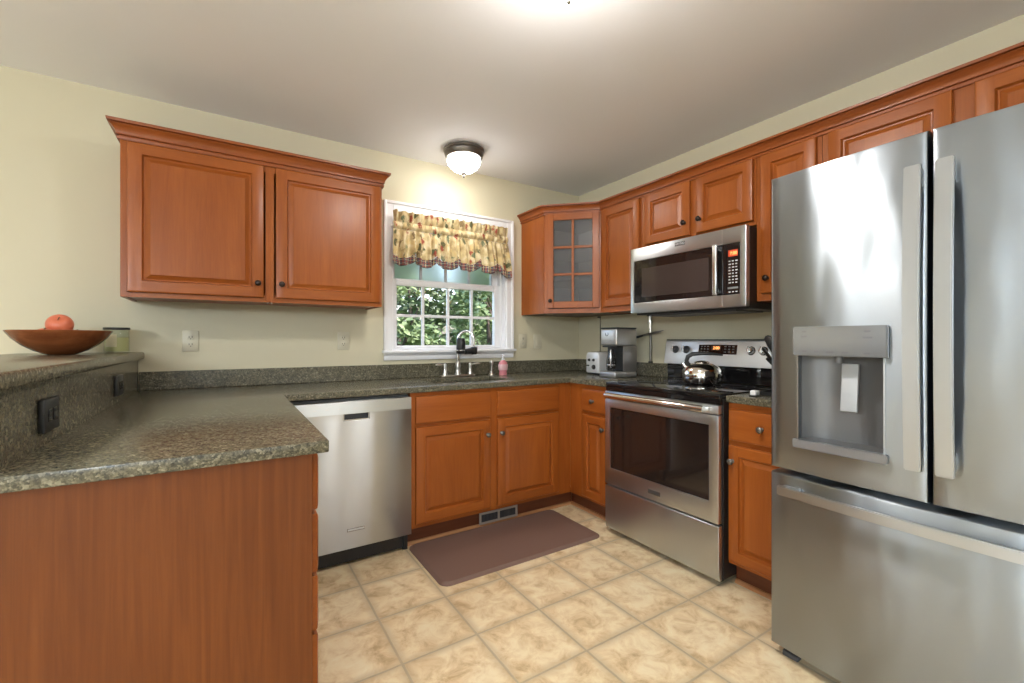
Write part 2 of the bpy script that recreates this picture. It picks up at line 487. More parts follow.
M['leaf_a'] = leaf_mat('leaf_bright', (0.08, 0.13, 0.045), (0.23, 0.32, 0.135))
M['leaf_b'] = leaf_mat('leaf_dark', (0.04, 0.075, 0.03), (0.13, 0.19, 0.085))
M['grass'] = plain('lawn_grass', (0.08, 0.14, 0.04), 0.9, bump=1.0, bscale=30)


# ---------------------------------------------------------------- mesh helpers
class MB:
    def __init__(s):
        s.v = []; s.f = []; s.m = []; s.uv = None

    def add(s, verts, faces, mi=0):
        o = len(s.v)
        s.v += [tuple(v) for v in verts]
        for k, f in enumerate(faces):
            s.f.append([i + o for i in f])
            s.m.append(mi[k] if isinstance(mi, (list, tuple)) else mi)
        return s

    def bm(s, b, mi=0, mat=None):
        b.verts.index_update()
        vs = [(mat @ v.co if mat else v.co.copy()) for v in b.verts]
        s.add(vs, [[v.index for v in f.verts] for f in b.faces], mi)
        b.free()
        return s

    def box(s, x0, x1, y0, y1, z0, z1, mi=0, bev=0.0, seg=2, mat=None):
        b = bmesh.new()
        bmesh.ops.create_cube(b, size=1)
        for v in b.verts:
            v.co = Vector(((x0 + x1) / 2 + v.co.x * abs(x1 - x0), (y0 + y1) / 2 + v.co.y * abs(y1 - y0), (z0 + z1) / 2 + v.co.z * abs(z1 - z0)))
        if bev:
            bmesh.ops.bevel(b, geom=b.edges[:], offset=bev, segments=seg, affect='EDGES', profile=0.5)
        bmesh.ops.recalc_face_normals(b, faces=b.faces[:])
        return s.bm(b, mi, mat)

    def prism(s, pts, axis, a0, a1, mi=0, bev=0.0, seg=2):
        """polygon in the two other axes (order x,y,z without axis), extruded"""
        b = bmesh.new()
        ax = 'xyz'.index(axis)

        def P(p, a):
            c = list(p); c.insert(ax, a); return c
        lo = [b.verts.new(P(p, a0)) for p in pts]
        hi = [b.verts.new(P(p, a1)) for p in pts]
        b.faces.new(lo); b.faces.new(hi[::-1])
        n = len(pts)
        for i in range(n):
            b.faces.new([lo[i], hi[i], hi[(i + 1) % n], lo[(i + 1) % n]])
        bmesh.ops.recalc_face_normals(b, faces=b.faces[:])
        if bev:
            es = [e for e in b.edges if len(e.link_faces) == 2 and e.calc_face_angle(0) > 0.6]
            bmesh.ops.bevel(b, geom=es, offset=bev, segments=seg, affect='EDGES', profile=0.5)
        return s.bm(b, mi)

    def lathe(s, prof, n=32, mi=0, mat=None, cx=0, cy=0, cz=0):
        vs = []; fs = []
        idx = []
        for r, z in prof:
            if r < 1e-6:
                idx.append([len(vs)]); vs.append((cx, cy, cz + z))
            else:
                idx.append(list(range(len(vs), len(vs) + n)))
                vs += [(cx + r * math.cos(2 * PI * k / n), cy + r * math.sin(2 * PI * k / n), cz + z) for k in range(n)]
        for a, b in zip(idx, idx[1:]):
            for k in range(n):
                k2 = (k + 1) % n
                if len(a) == 1 and len(b) == 1:
                    continue
                if len(a) == 1:
                    fs.append([a[0], b[k2], b[k]])
                elif len(b) == 1:
                    fs.append([a[k], a[k2], b[0]])
                else:
                    fs.append([a[k], a[k2], b[k2], b[k]])
        if mat:
            vs = [mat @ Vector(v) for v in vs]
        return s.add(vs, fs, mi)

    def tube(s, path, rad, n=12, mi=0, flat=None):
        """round (or flattened) tube through the points of path"""
        P = [Vector(p) for p in path]
        R = rad if isinstance(rad, (list, tuple)) else [rad] * len(P)
        vs = []; fs = []
        ref = None
        for i, p in enumerate(P):
            t = (P[min(i + 1, len(P) - 1)] - P[max(i - 1, 0)]).normalized()
            if ref is None:
                ref = Vector((0, 0, 1)) if abs(t.z) < 0.9 else Vector((1, 0, 0))
            u = (ref - t * ref.dot(t)).normalized(); w = t.cross(u)
            ref = u
            for k in range(n):
                a = 2 * PI * k / n
                vs.append(p + (u * math.cos(a) * (flat if flat else 1.0) + w * math.sin(a)) * R[i])
        m = len(P)
        for i in range(m - 1):
            for k in range(n):
                k2 = (k + 1) % n
                fs.append([i * n + k, i * n + k2, (i + 1) * n + k2, (i + 1) * n + k])
        fs.append(list(range(n))[::-1]); fs.append([(m - 1) * n + k for k in range(n)])
        return s.add(vs, fs, mi)

    def sweep(s, path, prof, mi=0, side=1):
        """moulding: profile (out, up) along a plan path (x,y) with mitred corners"""
        P = [Vector(p) for p in path]
        nrm = []
        for i in range(len(P) - 1):
            d = (P[i + 1] - P[i]).normalized()
            nrm.append(Vector((d.y, -d.x)) * side)
        vs = []
        for i, p in enumerate(P):
            if i == 0: m = nrm[0]
            elif i == len(P) - 1: m = nrm[-1]
            else:
                m = (nrm[i - 1] + nrm[i]); m = m / (1 + nrm[i - 1].dot(nrm[i]))
            for o, z in prof:
                q = p + m * o
                vs.append((q.x, q.y, z))
        k = len(prof); fs = []; ms = []
        for i in range(len(P) - 1):
            for j in range(k):
                j2 = (j + 1) % k
                fs.append([i * k + j, (i + 1) * k + j, (i + 1) * k + j2, i * k + j2])
                ms.append(mi[i] if isinstance(mi, (list, tuple)) else mi)
        fs.append(list(range(k))); fs.append([(len(P) - 1) * k + j for j in range(k)][::-1])
        ms += [ms[0], ms[-1]]
        b = bmesh.new()
        bv = [b.verts.new(v) for v in vs]
        for f in fs: b.faces.new([bv[i] for i in f])
        bmesh.ops.recalc_face_normals(b, faces=b.faces[:])
        b.verts.index_update()
        s.add([v.co.copy() for v in b.verts], [[v.index for v in f.verts] for f in b.faces], ms)
        b.free()
        return s

    def cells(s, xs, ys, z0, z1, inside, mi=0, bev=0.0, order='xyz'):
        """slab made of the grid cells for which inside(i, j) is true"""
        b = bmesh.new(); cache = {}

        def V(i, j, k):
            if (i, j, k) not in cache:
                c = (xs[i], ys[j], (z0, z1)[k])
                d = {order[0]: c[0], order[1]: c[1], order[2]: c[2]}
                cache[(i, j, k)] = b.verts.new((d['x'], d['y'], d['z']))
            return cache[(i, j, k)]
        nx, ny = len(xs) - 1, len(ys) - 1
        ins = lambda i, j: 0 <= i < nx and 0 <= j < ny and inside(i, j)
        for i in range(nx):
            for j in range(ny):
                if not ins(i, j): continue
                for k in (0, 1):
                    b.faces.new([V(i, j, k), V(i + 1, j, k), V(i + 1, j + 1, k), V(i, j + 1, k)])
                for di, dj, e in ((-1, 0, ((i, j), (i, j + 1))), (1, 0, ((i + 1, j), (i + 1, j + 1))), (0, -1, ((i, j), (i + 1, j))), (0, 1, ((i, j + 1), (i + 1, j + 1)))):
                    if not ins(i + di, j + dj):
                        b.faces.new([V(*e[0], 0), V(*e[1], 0), V(*e[1], 1), V(*e[0], 1)])
        bmesh.ops.recalc_face_normals(b, faces=b.faces[:])
        if bev:
            es = [e for e in b.edges if len(e.link_faces) == 2 and e.calc_face_angle(0) > 0.6]
            bmesh.ops.bevel(b, geom=es, offset=bev, segments=2, affect='EDGES', profile=0.5)
        return s.bm(b, mi)

    def build(s, name, mats, parent=None, smooth=35, uv=None):
        if not isinstance(mats, (list, tuple)): mats = [mats]
        org = Vector((0, 0, 0))
        o_loc = None
        if parent is not None:
            org = Vector(parent['_o'])
        me = bpy.data.meshes.new(name)
        if parent is None and s.root == 'base':
            xs = [v[0] for v in s.v]; ys = [v[1] for v in s.v]; zs = [v[2] for v in s.v]
            org = Vector(((min(xs) + max(xs)) / 2, (min(ys) + max(ys)) / 2, min(zs)))
            o_loc = org
        me.from_pydata([tuple(Vector(v) - org) for v in s.v], [], s.f)
        for m in mats: me.materials.append(M[m] if isinstance(m, str) else m)
        me.polygons.foreach_set('material_index', s.m)
        if uv:
            l = me.uv_layers.new(name='uv')
            for poly in me.polygons:
                for li, vi in zip(poly.loop_indices, poly.vertices):
                    l.data[li].uv = uv[vi]
        if smooth:
            me.polygons.foreach_set('use_smooth', [True] * len(me.polygons))
            me.set_sharp_from_angle(angle=math.radians(smooth))
        me.update()
        ob = bpy.data.objects.new(name, me)
        COL.objects.link(ob)
        if parent is not None:
            ob.parent = parent
        elif o_loc is not None:
            ob.location = o_loc
        ob['_o'] = tuple(org)
        return ob
    root = 'world'


def tag(o, label, cat, group=None):
    o['label'] = label; o['category'] = cat
    if group: o['group'] = group
    return o


def thing(name, label, cat, loc, group=None):
    o = bpy.data.objects.new(name, None)
    COL.objects.link(o)
    o.empty_display_size = 0.1
    o.location = loc
    o['_o'] = tuple(loc)
    return tag(o, label, cat, group)


def single(mb, name, mats, label, cat, group=None, smooth=35, uv=None):
    mb.root = 'base'
    return tag(mb.build(name, mats, None, smooth, uv), label, cat, group)


def struct(mb, name, mats, smooth=35, parent=None):
    o = mb.build(name, mats, parent, smooth)
    if parent is None: o['kind'] = 'structure'
    return o


def frame_mat(o, u, n):
    """matrix: local (u along width, v up, w outward)"""
    U = Vector(u).normalized(); N = Vector(n).normalized(); Z = Vector((0, 0, 1))
    m = Matrix(((U.x, Z.x, N.x, o[0]), (U.y, Z.y, N.y, o[1]), (U.z, Z.z, N.z, o[2]), (0, 0, 0, 1)))
    return m


def axname(u):
    return 'x' if abs(u[0]) >= abs(u[1]) else 'y'


def panel_door(name, o, u, n, w, h, parent, t=0.02, stile=0.055, label=None):
    """raised-panel door; o = lower corner on the face-frame plane, u = width dir, n = outward"""
    mt = frame_mat(o, u, n)
    mb = MB()
    rings = [(0, 0), (0, t - 0.005), (0.002, t - 0.002), (0.007, t), (stile, t), (stile + 0.002, t - 0.006), (stile + 0.006, t - 0.012),
             (stile + 0.011, t - 0.0125), (stile + 0.030, t - 0.0035), (stile + 0.032, t - 0.001)]
    vs = []
    for i, d in rings:
        vs += [(i, i, d), (w - i, i, d), (w - i, h - i, d), (i, h - i, d)]
    fs = []; ms = []
    for r in range(len(rings) - 1):
        a, b = r * 4, r * 4 + 4
        if r == 3:  # flat frame: full-height stiles, rails between them
            i0, i1, d = rings[3][0], rings[4][0], t
            e = len(vs)
            vs += [(i1, i0, d), (w - i1, i0, d), (w - i1, h - i0, d), (i1, h - i0, d)]
            fs += [[a, e, e + 3, a + 3], [e + 1, a + 1, a + 2, e + 2], [e, e + 1, b + 1, b], [b + 3, b + 2, e + 2, e + 3]]
            ms += [0, 0, 1, 1]
            continue
        for k in range(4):
            k2 = (k + 1) % 4
            fs.append([a + k, a + k2, b + k2, b + k])
            ms.append(1 if k in (0, 2) else 0)
    l = (len(rings) - 1) * 4
    fs.append([l, l + 1, l + 2, l + 3]); ms.append(0)
    fs.append([3, 2, 1, 0]); ms.append(0)
    mb.add([mt @ Vector(v) for v in vs], fs, ms)
    d = mb.build(name, ['wood_z', 'wood_' + axname(u)], parent, 28)
    if label: d['label'] = label
    return d


def drawer_front(name, o, u, n, w, h, parent, t=0.02):
    mt = frame_mat(o, u, n)
    rings = [(0, 0), (0, t - 0.008), (0.002, t - 0.004), (0.010, t - 0.001), (0.014, t)]
    vs = []; fs = []
    for i, d in rings:
        vs += [(i, i, d), (w - i, i, d), (w - i, h - i, d), (i, h - i, d)]
    for r in range(len(rings) - 1):
        for k in range(4):
            k2 = (k + 1) % 4
            fs.append([r * 4 + k, r * 4 + k2, r * 4 + 4 + k2, r * 4 + 4 + k])
    l = (len(rings) - 1) * 4
    fs += [[l, l + 1, l + 2, l + 3], [3, 2, 1, 0]]
    mb = MB().add([mt @ Vector(v) for v in vs], fs, 0)
    return mb.build(name, 'wood_' + axname(u), parent, 28)


def knob(p, n, parent, mat='bronze', r=0.0155):
    N = Vector(n).normalized()
    q = Vector((0, 0, 1)).rotation_difference(N).to_matrix().to_4x4()
    mt = Matrix.Translation(p) @ q
    prof = [(0.0, 0.0), (0.010, 0.0), (0.010, 0.002), (0.0055, 0.005), (0.005, 0.012), (0.009, 0.015), (r * 0.95, 0.019), (r, 0.023), (r * 0.85, 0.027), (r * 0.45, 0.0295), (0, 0.030)]
    return MB().lathe(prof, 20, 0, mt).build('knob', mat, parent, 50)


def text_mesh(s, size):
    c = bpy.data.curves.new('t', 'FONT'); c.body = s; c.size = size; c.extrude = 0.0002
    c.align_x = 'CENTER'; c.align_y = 'CENTER'
    o = bpy.data.objects.new('t', c)
    COL.objects.link(o)
    dg = bpy.context.evaluated_depsgraph_get()
    me = o.evaluated_get(dg).to_mesh()
    vs = [v.co.copy() for v in me.vertices]; fs = [list(p.vertices) for p in me.polygons]
    o.evaluated_get(dg).to_mesh_clear()
    bpy.data.objects.remove(o); bpy.data.curves.remove(c)
    return vs, fs


def lettering(name, s, size, center, u, n, parent, mat):
    vs, fs = text_mesh(s, size)
    mt = frame_mat(center, u, n)
    return MB().add([mt @ v for v in vs], fs).build(name, mat, parent, 0)


# ================================================================ THE ROOM
H = 2.515
XL, YB = -6.4, -6.6
CT = 0.937            # worktop height
# floor, ceiling
struct(MB().box(XL, 0, YB, 0, -0.06, 0), 'floor', 'floor', 0)
struct(MB().box(XL - 0.15, 0.15, YB - 0.15, 0.15, H, H + 0.1), 'ceiling', 'ceiling', 0)
# back wall with the sink window
WX0, WX1, WZ0, WZ1 = -1.722, -0.775, 1.135, 2.120
struct(MB().cells([XL - 0.15, WX0, WX1, 0.15], [-0.06, WZ0, WZ1, H], 0.0, 0.15, lambda i, j: not (i == 1 and j == 1), order='xzy'), 'wall_back', 'wall', 0)
struct(MB().box(0, 0.15, YB - 0.15, 0, -0.06, H), 'wall_right', 'wall', 0)
# left and rear walls (dining side); unseen windows added for daylight fill, except window_3
LW = [(-4.80, -3.60), (-0.95, -0.25)]
struct(MB().cells([YB - 0.15, LW[0][0], LW[0][1], LW[1][0], LW[1][1], 0.0], [-0.06, 0.55, 2.15, H], XL - 0.15, XL, lambda i, j: not (i in (1, 3) and j == 1), order='yzx'), 'wall_left', 'wall_dining', 0)
struct(MB().cells([XL, -4.6, -3.0, -1.9, -0.7, 0.0], [-0.06, 0.7, 2.15, H], YB - 0.15, YB, lambda i, j: not (i in (1, 3) and j == 1), order='xzy'), 'wall_rear', 'wall_dining', 0)
# knee wall that carries the raised bar
struct(MB().box(-3.235, -3.118, -1.80, -0.001, 0, 1.104), 'wall_bar', 'wall', 0)


def plain_window(name, a0, a1, z0, z1, axis, pos, inward):
    """double-hung window of the unseen dining side: casing + sash + panes"""
    def B(mb, u0, u1, w0, w1, zz0, zz1):
        if axis == 'x': mb.box(u0, u1, w0, w1, zz0, zz1, bev=0.004, seg=1)
        else: mb.box(w0, w1, u0, u1, zz0, zz1, bev=0.004, seg=1)
    mb = MB(); i = inward
    f0, f1 = sorted((pos, pos + 0.02 * i))
    for u0, u1, zz0, zz1 in ((a0 - .07, a0, z0 - .02, z1 + .07), (a1, a1 + .07, z0 - .02, z1 + .07), (a0, a1, z1, z1 + .07), (a0 - .09, a1 + .09, z0 - .05, z0)):
        B(mb, u0, u1, f0, f1, zz0, zz1)
    root = struct(mb, name, 'white_trim', 0)
    s0, s1 = sorted((pos - 0.05 * i, pos - 0.09 * i))
    sb = MB(); zm = (z0 + z1) / 2; um = (a0 + a1) / 2
    for u0, u1, zz0, zz1 in ((a0, a0 + .05, z0, z1), (a1 - .05, a1, z0, z1), (a0 + .05, a1 - .05, z0, z0 + .06), (a0 + .05, a1 - .05, z1 - .05, z1), (a0 + .05, a1 - .05, zm - .025, zm + .025),
                             (um - .01, um + .01, z0 + .06, zm - .025), (um - .01, um + .01, zm + .025, z1 - .05)):
        B(sb, u0, u1, s0, s1, zz0, zz1)
    sb.build('sash', 'white_trim', root, 0)
    g = MB(); gm = (s0 + s1) / 2
    B(g, a0 + .05, a1 - .05, gm - .002, gm + .002, z0 + .06, z1 - .05)
    g.build('pane', 'glass', root, 0)


plain_window('fill_window_2', LW[0][0], LW[0][1], 0.55, 2.15, 'y', XL, 1)
plain_window('window_3', LW[1][0], LW[1][1], 0.55, 2.15, 'y', XL, 1)
plain_window('fill_window_4', -4.6, -3.0, 0.7, 2.15, 'x', YB, 1)
plain_window('fill_window_5', -1.9, -0.7, 0.7, 2.15, 'x', YB, 1)

# ---- the sink window
cs = MB()
prof_c = 0.058
def casing_piece(mb, x0, x1, z0, z1, inner):
    mb.box(x0, x1, -0.016, -0.0005, z0, z1, bev=0.003, seg=1)
casing_piece(cs, WX0 - prof_c, WX0 + 0.004, WZ0 + 0.003, WZ1 + prof_c + 0.004, 'r')
casing_piece(cs, WX1 - 0.004, WX1 + prof_c, WZ0 + 0.003, WZ1 + prof_c + 0.004, 'l')
casing_piece(cs, WX0 + 0.004, WX1 - 0.004, WZ1 - 0.004, WZ1 + prof_c + 0.004, 'b')
# raised outer band of the casing
cs.box(WX0 - prof_c - 0.002, WX0 - prof_c + 0.018, -0.026, -0.0005, WZ0 + 0.003, WZ1 + prof_c + 0.006, bev=0.004)
cs.box(WX1 + prof_c - 0.018, WX1 + prof_c + 0.002, -0.026, -0.0005, WZ0 + 0.003, WZ1 + prof_c + 0.006, bev=0.004)
cs.box(WX0 - prof_c + 0.018, WX1 + prof_c - 0.018, -0.026, -0.0005, WZ1 + prof_c - 0.014, WZ1 + prof_c + 0.006, bev=0.004)
win = struct(cs, 'window_1', 'white_trim', 30)
jb = MB()
jb.box(WX0 - 0.0005, WX0 + 0.014, 0.0, 0.149, WZ0, WZ1)
jb.box(WX1 - 0.014, WX1 + 0.0005, 0.0, 0.149, WZ0, WZ1)
jb.box(WX0 + 0.014, WX1 - 0.014, 0.0, 0.149, WZ1 - 0.014, WZ1)
jb.box(WX0 + 0.014, WX1 - 0.014, 0.0, 0.149, WZ0 - 0.0005, WZ0 + 0.012)
jb.build('window_jamb', 'white_trim', win, 0)
MB().box(WX0 - prof_c - 0.012, WX1 + prof_c + 0.012, -0.050, -0.0005, WZ0 - 0.018, WZ0 + 0.002, bev=0.005).build('window_sill', 'white_trim', win, 40)
ap = MB()
ap.prism([(-0.0005, 1.066), (-0.014, 1.066), (-0.018, 1.072), (-0.018, 1.096), (-0.030, 1.110), (-0.030, 1.116), (-0.0005, 1.116)], 'x', WX0 - prof_c, WX1 + prof_c)
ap.build('window_apron', 'white_trim', win, 40)


def sash(y, z0, z1, pane, bot, top):
    x0, x1 = WX0 + 0.014, WX1 - 0.030
    gx0, gx1 = -1.669, -0.858
    gz0, gz1 = z0 + bot, z1 - top
    mb = MB()
    mb.box(x0, gx0, y - 0.02, y + 0.02, z0, z1, bev=0.004)
    mb.box(gx1, x1, y - 0.02, y + 0.02, z0, z1, bev=0.004)
    mb.box(gx0, gx1, y - 0.02, y + 0.02, z0, gz0, bev=0.004)
    mb.box(gx0, gx1, y - 0.02, y + 0.02, gz1, z1, bev=0.004)
    for k in (1, 2, 3):
        xm = gx0 + (gx1 - gx0) * k / 4
        mb.box(xm - 0.010, xm + 0.010, y - 0.011, y + 0.011, gz0, gz1, bev=0.003)
    zm = (gz0 + gz1) / 2
    for k in range(4):
        a = gx0 + (gx1 - gx0) * k / 4 + (0.010 if k else 0); b = gx0 + (gx1 - gx0) * (k + 1) / 4 - (0.010 if k < 3 else 0)
        mb.box(a, b, y - 0.011, y + 0.011, zm - 0.010, zm + 0.010, bev=0.003)
    o = mb.build('sash', 'white_trim', win, 40)
    MB().box(gx0, gx1, y - 0.002, y + 0.002, gz0, gz1).build('pane', pane, o, 0)


sash(0.070, WZ0 + 0.013, 1.652, 'glass', 0.020, 0.048)
sash(0.114, 1.612, WZ1 - 0.016, 'haze', 0.046, 0.045)
# jamb track on the right, sash lock
MB().box(WX1 - 0.030, WX1 - 0.0145, 0.045, 0.14, WZ0 + 0.013, WZ1 - 0.016, bev=0.002, seg=1).build('sash_track', 'white_trim', win, 0)

# baseboard on the dining part of the back wall
MB_bb = MB().prism([(-0.0005, 0), (-0.014, 0), (-0.014, 0.09), (-0.006, 0.105), (-0.0005, 0.105)], 'x', XL, -3.24)
struct(MB_bb, 'baseboard_back', 'white_trim', 30)

# ================================================================ CABINETS
BZ, TZ = 1.414, 2.172        # wall cabinets
FACE = 0.325                 # wall cabinet face-frame plane (distance from the wall)
DZ0, DZ1 = 1.437, 2.152      # door heights
CROWN = [(0.0008, TZ - 0.016), (0.010, TZ - 0.016), (0.012, TZ - 0.004), (0.004, TZ - 0.002), (0.004, TZ + 0.004), (0.014, TZ + 0.006), (0.014, TZ + 0.012),
         (0.018, TZ + 0.026), (0.027, TZ + 0.040), (0.036, TZ + 0.047), (0.029, TZ + 0.050), (0.029, TZ + 0.053), (0.043, TZ + 0.055), (0.045, TZ + 0.068), (0.0008, TZ + 0.068)]

# ---- wall cabinet left of the window
cl = thing('wall_cabinet', 'wide two-door cherry wall cabinet left of the window, with its own crown molding', 'cabinet', (-2.503, -FACE / 2, BZ))
bx = MB()
x0, x1 = -3.121, -1.886
bx.box(x0, x0 + 0.018, -FACE + 0.019, -0.002, BZ, TZ, 0)
bx.box(x1 - 0.018, x1, -FACE + 0.019, -0.002, BZ, TZ, 0)
bx.box(x0 + 0.018, x1 - 0.018, -FACE + 0.019, -0.002, BZ + 0.006, BZ + 0.022, 1)
bx.box(x0 + 0.018, x1 - 0.018, -FACE + 0.019, -0.002, TZ - 0.018, TZ, 1)
bx.box(x0 + 0.018, x1 - 0.018, -0.010, -0.002, BZ + 0.022, TZ - 0.018, 1)
bx.build('body', ['wood_z', 'wood_x'], cl, 0)
ff = MB()
for a, b in ((x0, x0 + 0.042), (-2.520, -2.499), (-2.499, -2.478), (x1 - 0.042, x1)):
    ff.box(a, b, -FACE, -FACE + 0.019, BZ, TZ, 0, bev=0.001, seg=1)
for a, b in ((x0 + 0.042, -2.520), (-2.478, x1 - 0.042)):
    ff.box(a, b, -FACE, -FACE + 0.019, BZ, BZ + 0.04, 1); ff.box(a, b, -FACE, -FACE + 0.019, TZ - 0.05, TZ, 1)
ff.build('face_frame', ['wood_z', 'wood_x'], cl, 0)
n = (0, -1, 0); u = (1, 0, 0)
d = panel_door('door', (-3.094, -FACE - 0.0005, DZ0), u, n, 0.566, DZ1 - DZ0, cl)
knob((-2.556, -FACE - 0.0205, 1.513), n, d)
d = panel_door('door', (-2.470, -FACE - 0.0005, DZ0), u, n, 0.570, DZ1 - DZ0, cl)
knob((-2.443, -FACE - 0.0205, 1.513), n, d)
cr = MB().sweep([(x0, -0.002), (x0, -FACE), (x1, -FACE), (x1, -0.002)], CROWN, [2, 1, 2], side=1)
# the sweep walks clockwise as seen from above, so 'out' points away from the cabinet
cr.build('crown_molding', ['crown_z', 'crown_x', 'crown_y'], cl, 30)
MB().box(-2.513, -2.503, -FACE - 0.002, -FACE + 0.017, BZ - 0.009, BZ - 0.0005, bev=0.002).build('catch', 'pewter', cl, 30)
MB().box(-2.495, -2.485, -FACE - 0.002, -FACE + 0.017, BZ - 0.009, BZ - 0.0005, bev=0.002).build('catch', 'pewter', cl, 30)

# ---- right wall run
TZR, DZR1 = 2.186, 2.173
CROWN_R = [(o, TZR + (z - TZ) * 0.82) for o, z in CROWN]
def right_cab(y0, y1, z0, label, doors, knobs, name='wall_cabinet'):
    t = thing(name, label, 'cabinet', (-FACE / 2, (y0 + y1) / 2, z0))
    b = MB()
    b.box(-FACE + 0.019, -0.002, y0 - 0.018, y0, z0, TZR, 0)
    b.box(-FACE + 0.019, -0.002, y1, y1 + 0.018, z0, TZR, 0)
    b.box(-FACE + 0.019, -0.002, y1 + 0.018, y0 - 0.018, z0 + 0.006, z0 + 0.022, 1)
    b.box(-FACE + 0.019, -0.002, y1 + 0.018, y0 - 0.018, TZR - 0.018, TZR, 1)
    b.box(-0.010, -0.002, y1 + 0.018, y0 - 0.018, z0 + 0.022, TZR - 0.018, 0)
    b.build('body', ['wood_z', 'wood_y'], t, 0)
    f = MB()
    st = [(y0, max(d[0] for d in doors) - 0.012), (min(d[1] for d in doors) + 0.012, y1)]
    if len(doors) == 2:
        st.append((doors[0][1] + 0.012, doors[1][0] - 0.012))
    for a, c in st:
        f.box(-FACE, -FACE + 0.019, min(a, c), max(a, c), z0, TZR, 0)
    for dd in doors:
        f.box(-FACE, -FACE + 0.019, dd[1] + 0.012, dd[0] - 0.012, z0, z0 + 0.04, 1)
        f.box(-FACE, -FACE + 0.019, dd[1] + 0.012, dd[0] - 0.012, TZR - 0.05, TZR, 1)
    f.build('face_frame', ['wood_z', 'wood_y'], t, 0)
    dz0 = z0 + (0.038 if z0 == BZ else 0.022)
    for dd, k in zip(doors, knobs):
        ds = panel_door('door', (-FACE - 0.0005, dd[0], dz0), (0, -1, 0), (-1, 0, 0), dd[0] - dd[1], DZR1 - dz0, t, stile=0.052)
        if k: knob((-FACE - 0.0205, k[0], k[1]), (-1, 0, 0), ds)
    return t


right_cab(-0.626, -1.022, BZ, 'tall single-door cherry wall cabinet between glass-door corner cabinet and microwave', [(-0.648, -1.008)], [None])
right_cab(-1.024, -1.796, 1.822, 'short cherry wall cabinet with two small doors directly above the microwave', [(-1.052, -1.400), (-1.443, -1.783)], [(-1.370, 1.922), (-1.473, 1.922)])
right_cab(-1.798, -2.106, BZ, 'narrow single-door cherry wall cabinet between microwave and refrigerator', [(-1.826, -2.086)], [(-1.862, 1.528)])
right_cab(-2.108, -3.10, 1.872, 'cherry wall cabinet above the refrigerator, doors partly hidden behind it', [(-2.136, -2.556), (-2.618, -3.04)], [None, None])

# ---- corner cabinet with the glass door
cx0, cd = -0.630, 0.305
A = Vector((-0.628, -0.322)); B = Vector((-FACE, -0.625))
ck = thing('corner_cabinet', 'diagonal cherry corner wall cabinet with a six-pane glass door', 'cabinet', (-0.3, -0.3, BZ))
pent = [(-0.628, -0.002), (-0.628, -0.322), (-FACE, -0.625), (-0.002, -0.625), (-0.002, -0.002)]
pin = [(-0.612, -0.012), (-0.612, -0.316), (-0.319, -0.609), (-0.012, -0.609), (-0.012, -0.012)]
b = MB()
b.box(-0.628, -0.612, -0.316, -0.002, BZ, TZR, 0)                     # left side
b.box(-0.319, -0.002, -0.625, -0.609, BZ, TZR, 0)                     # right side
b.box(-0.612, -0.002, -0.010, -0.002, BZ, TZR, 1)
b.box(-0.010, -0.002, -0.609, -0.010, BZ, TZR, 1)
for z0, z1, mi in ((BZ + 0.004, BZ + 0.02, 1), (TZR - 0.02, TZR, 1), (1.665, 1.68, 1), (1.905, 1.92, 1)):
    b.prism(pin, 'z', z0, z1, mi)
b.build('body', ['wood_z', 'wood_in'], ck, 0)
du = Vector((B.x - A.x, B.y - A.y, 0)).normalized(); dn = Vector((du.y, -du.x, 0))
if dn.x > 0: dn = -dn
L = (B - A).length
mt = frame_mat((A.x, A.y, 0), du, dn)
f = MB()
def dbox(mb, u0, u1, z0, z1, w0, w1, mi=0, bev=0.0):
    mb.box(u0, u1, z0, z1, w0, w1, mi, bev=bev, seg=1, mat=mt)
f_w = 0.019
dbox(f, 0.0, 0.034, BZ, TZR, -f_w, 0, 0); dbox(f, L - 0.024, L, BZ, TZR, -f_w, 0, 0)
dbox(f, 0.034, L - 0.024, BZ, BZ + 0.035, -f_w, 0, 1); dbox(f, 0.034, L - 0.024, TZR - 0.04, TZR, -f_w, 0, 1)
f.build('face_frame', ['wood_z', 'wood_x'], ck, 0)
g = MB()
D0, D1 = 0.022, L - 0.012
gs, z0, z1 = 0.050, BZ + 0.038, DZR1
dbox(g, D0, D0 + gs, z0, z1, 0.0005, 0.0205, 0, 0.003); dbox(g, D1 - gs, D1, z0, z1, 0.0005, 0.0205, 0, 0.003)
dbox(g, D0 + gs, D1 - gs, z0, z0 + gs, 0.0005, 0.0205, 1, 0.003); dbox(g, D0 + gs, D1 - gs, z1 - gs, z1, 0.0005, 0.0205, 1, 0.003)
um = (D0 + D1) / 2
dbox(g, um - 0.009, um + 0.009, z0 + gs, z1 - gs, 0.004, 0.018, 0, 0.003)
for k in (1, 2):
    zz = z0 + gs + (z1 - z0 - 2 * gs) * k / 3
    dbox(g, D0 + gs, um - 0.009, zz - 0.009, zz + 0.009, 0.004, 0.018, 1, 0.003)
    dbox(g, um + 0.009, D1 - gs, zz - 0.009, zz + 0.009, 0.004, 0.018, 1, 0.003)
gd = g.build('door', ['wood_z', 'wood_x'], ck, 0)
gp = MB(); dbox(gp, D0 + gs, D1 - gs, z0 + gs, z1 - gs, 0.007, 0.010)
gp.build('pane', 'cab_glass', gd, 0)
knob(mt @ Vector((D0 + 0.027, 1.508, 0.0205)), dn, gd)

# ---- crown molding along the whole right run
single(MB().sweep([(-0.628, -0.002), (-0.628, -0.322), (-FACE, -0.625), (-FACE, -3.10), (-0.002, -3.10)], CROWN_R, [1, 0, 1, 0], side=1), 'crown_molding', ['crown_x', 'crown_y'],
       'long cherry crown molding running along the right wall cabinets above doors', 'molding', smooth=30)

# ---- base cabinets
FB = 0.610
BT = CT - 0.034


def base_face(t, xs_or_ys, along, zt=BT):
    pass


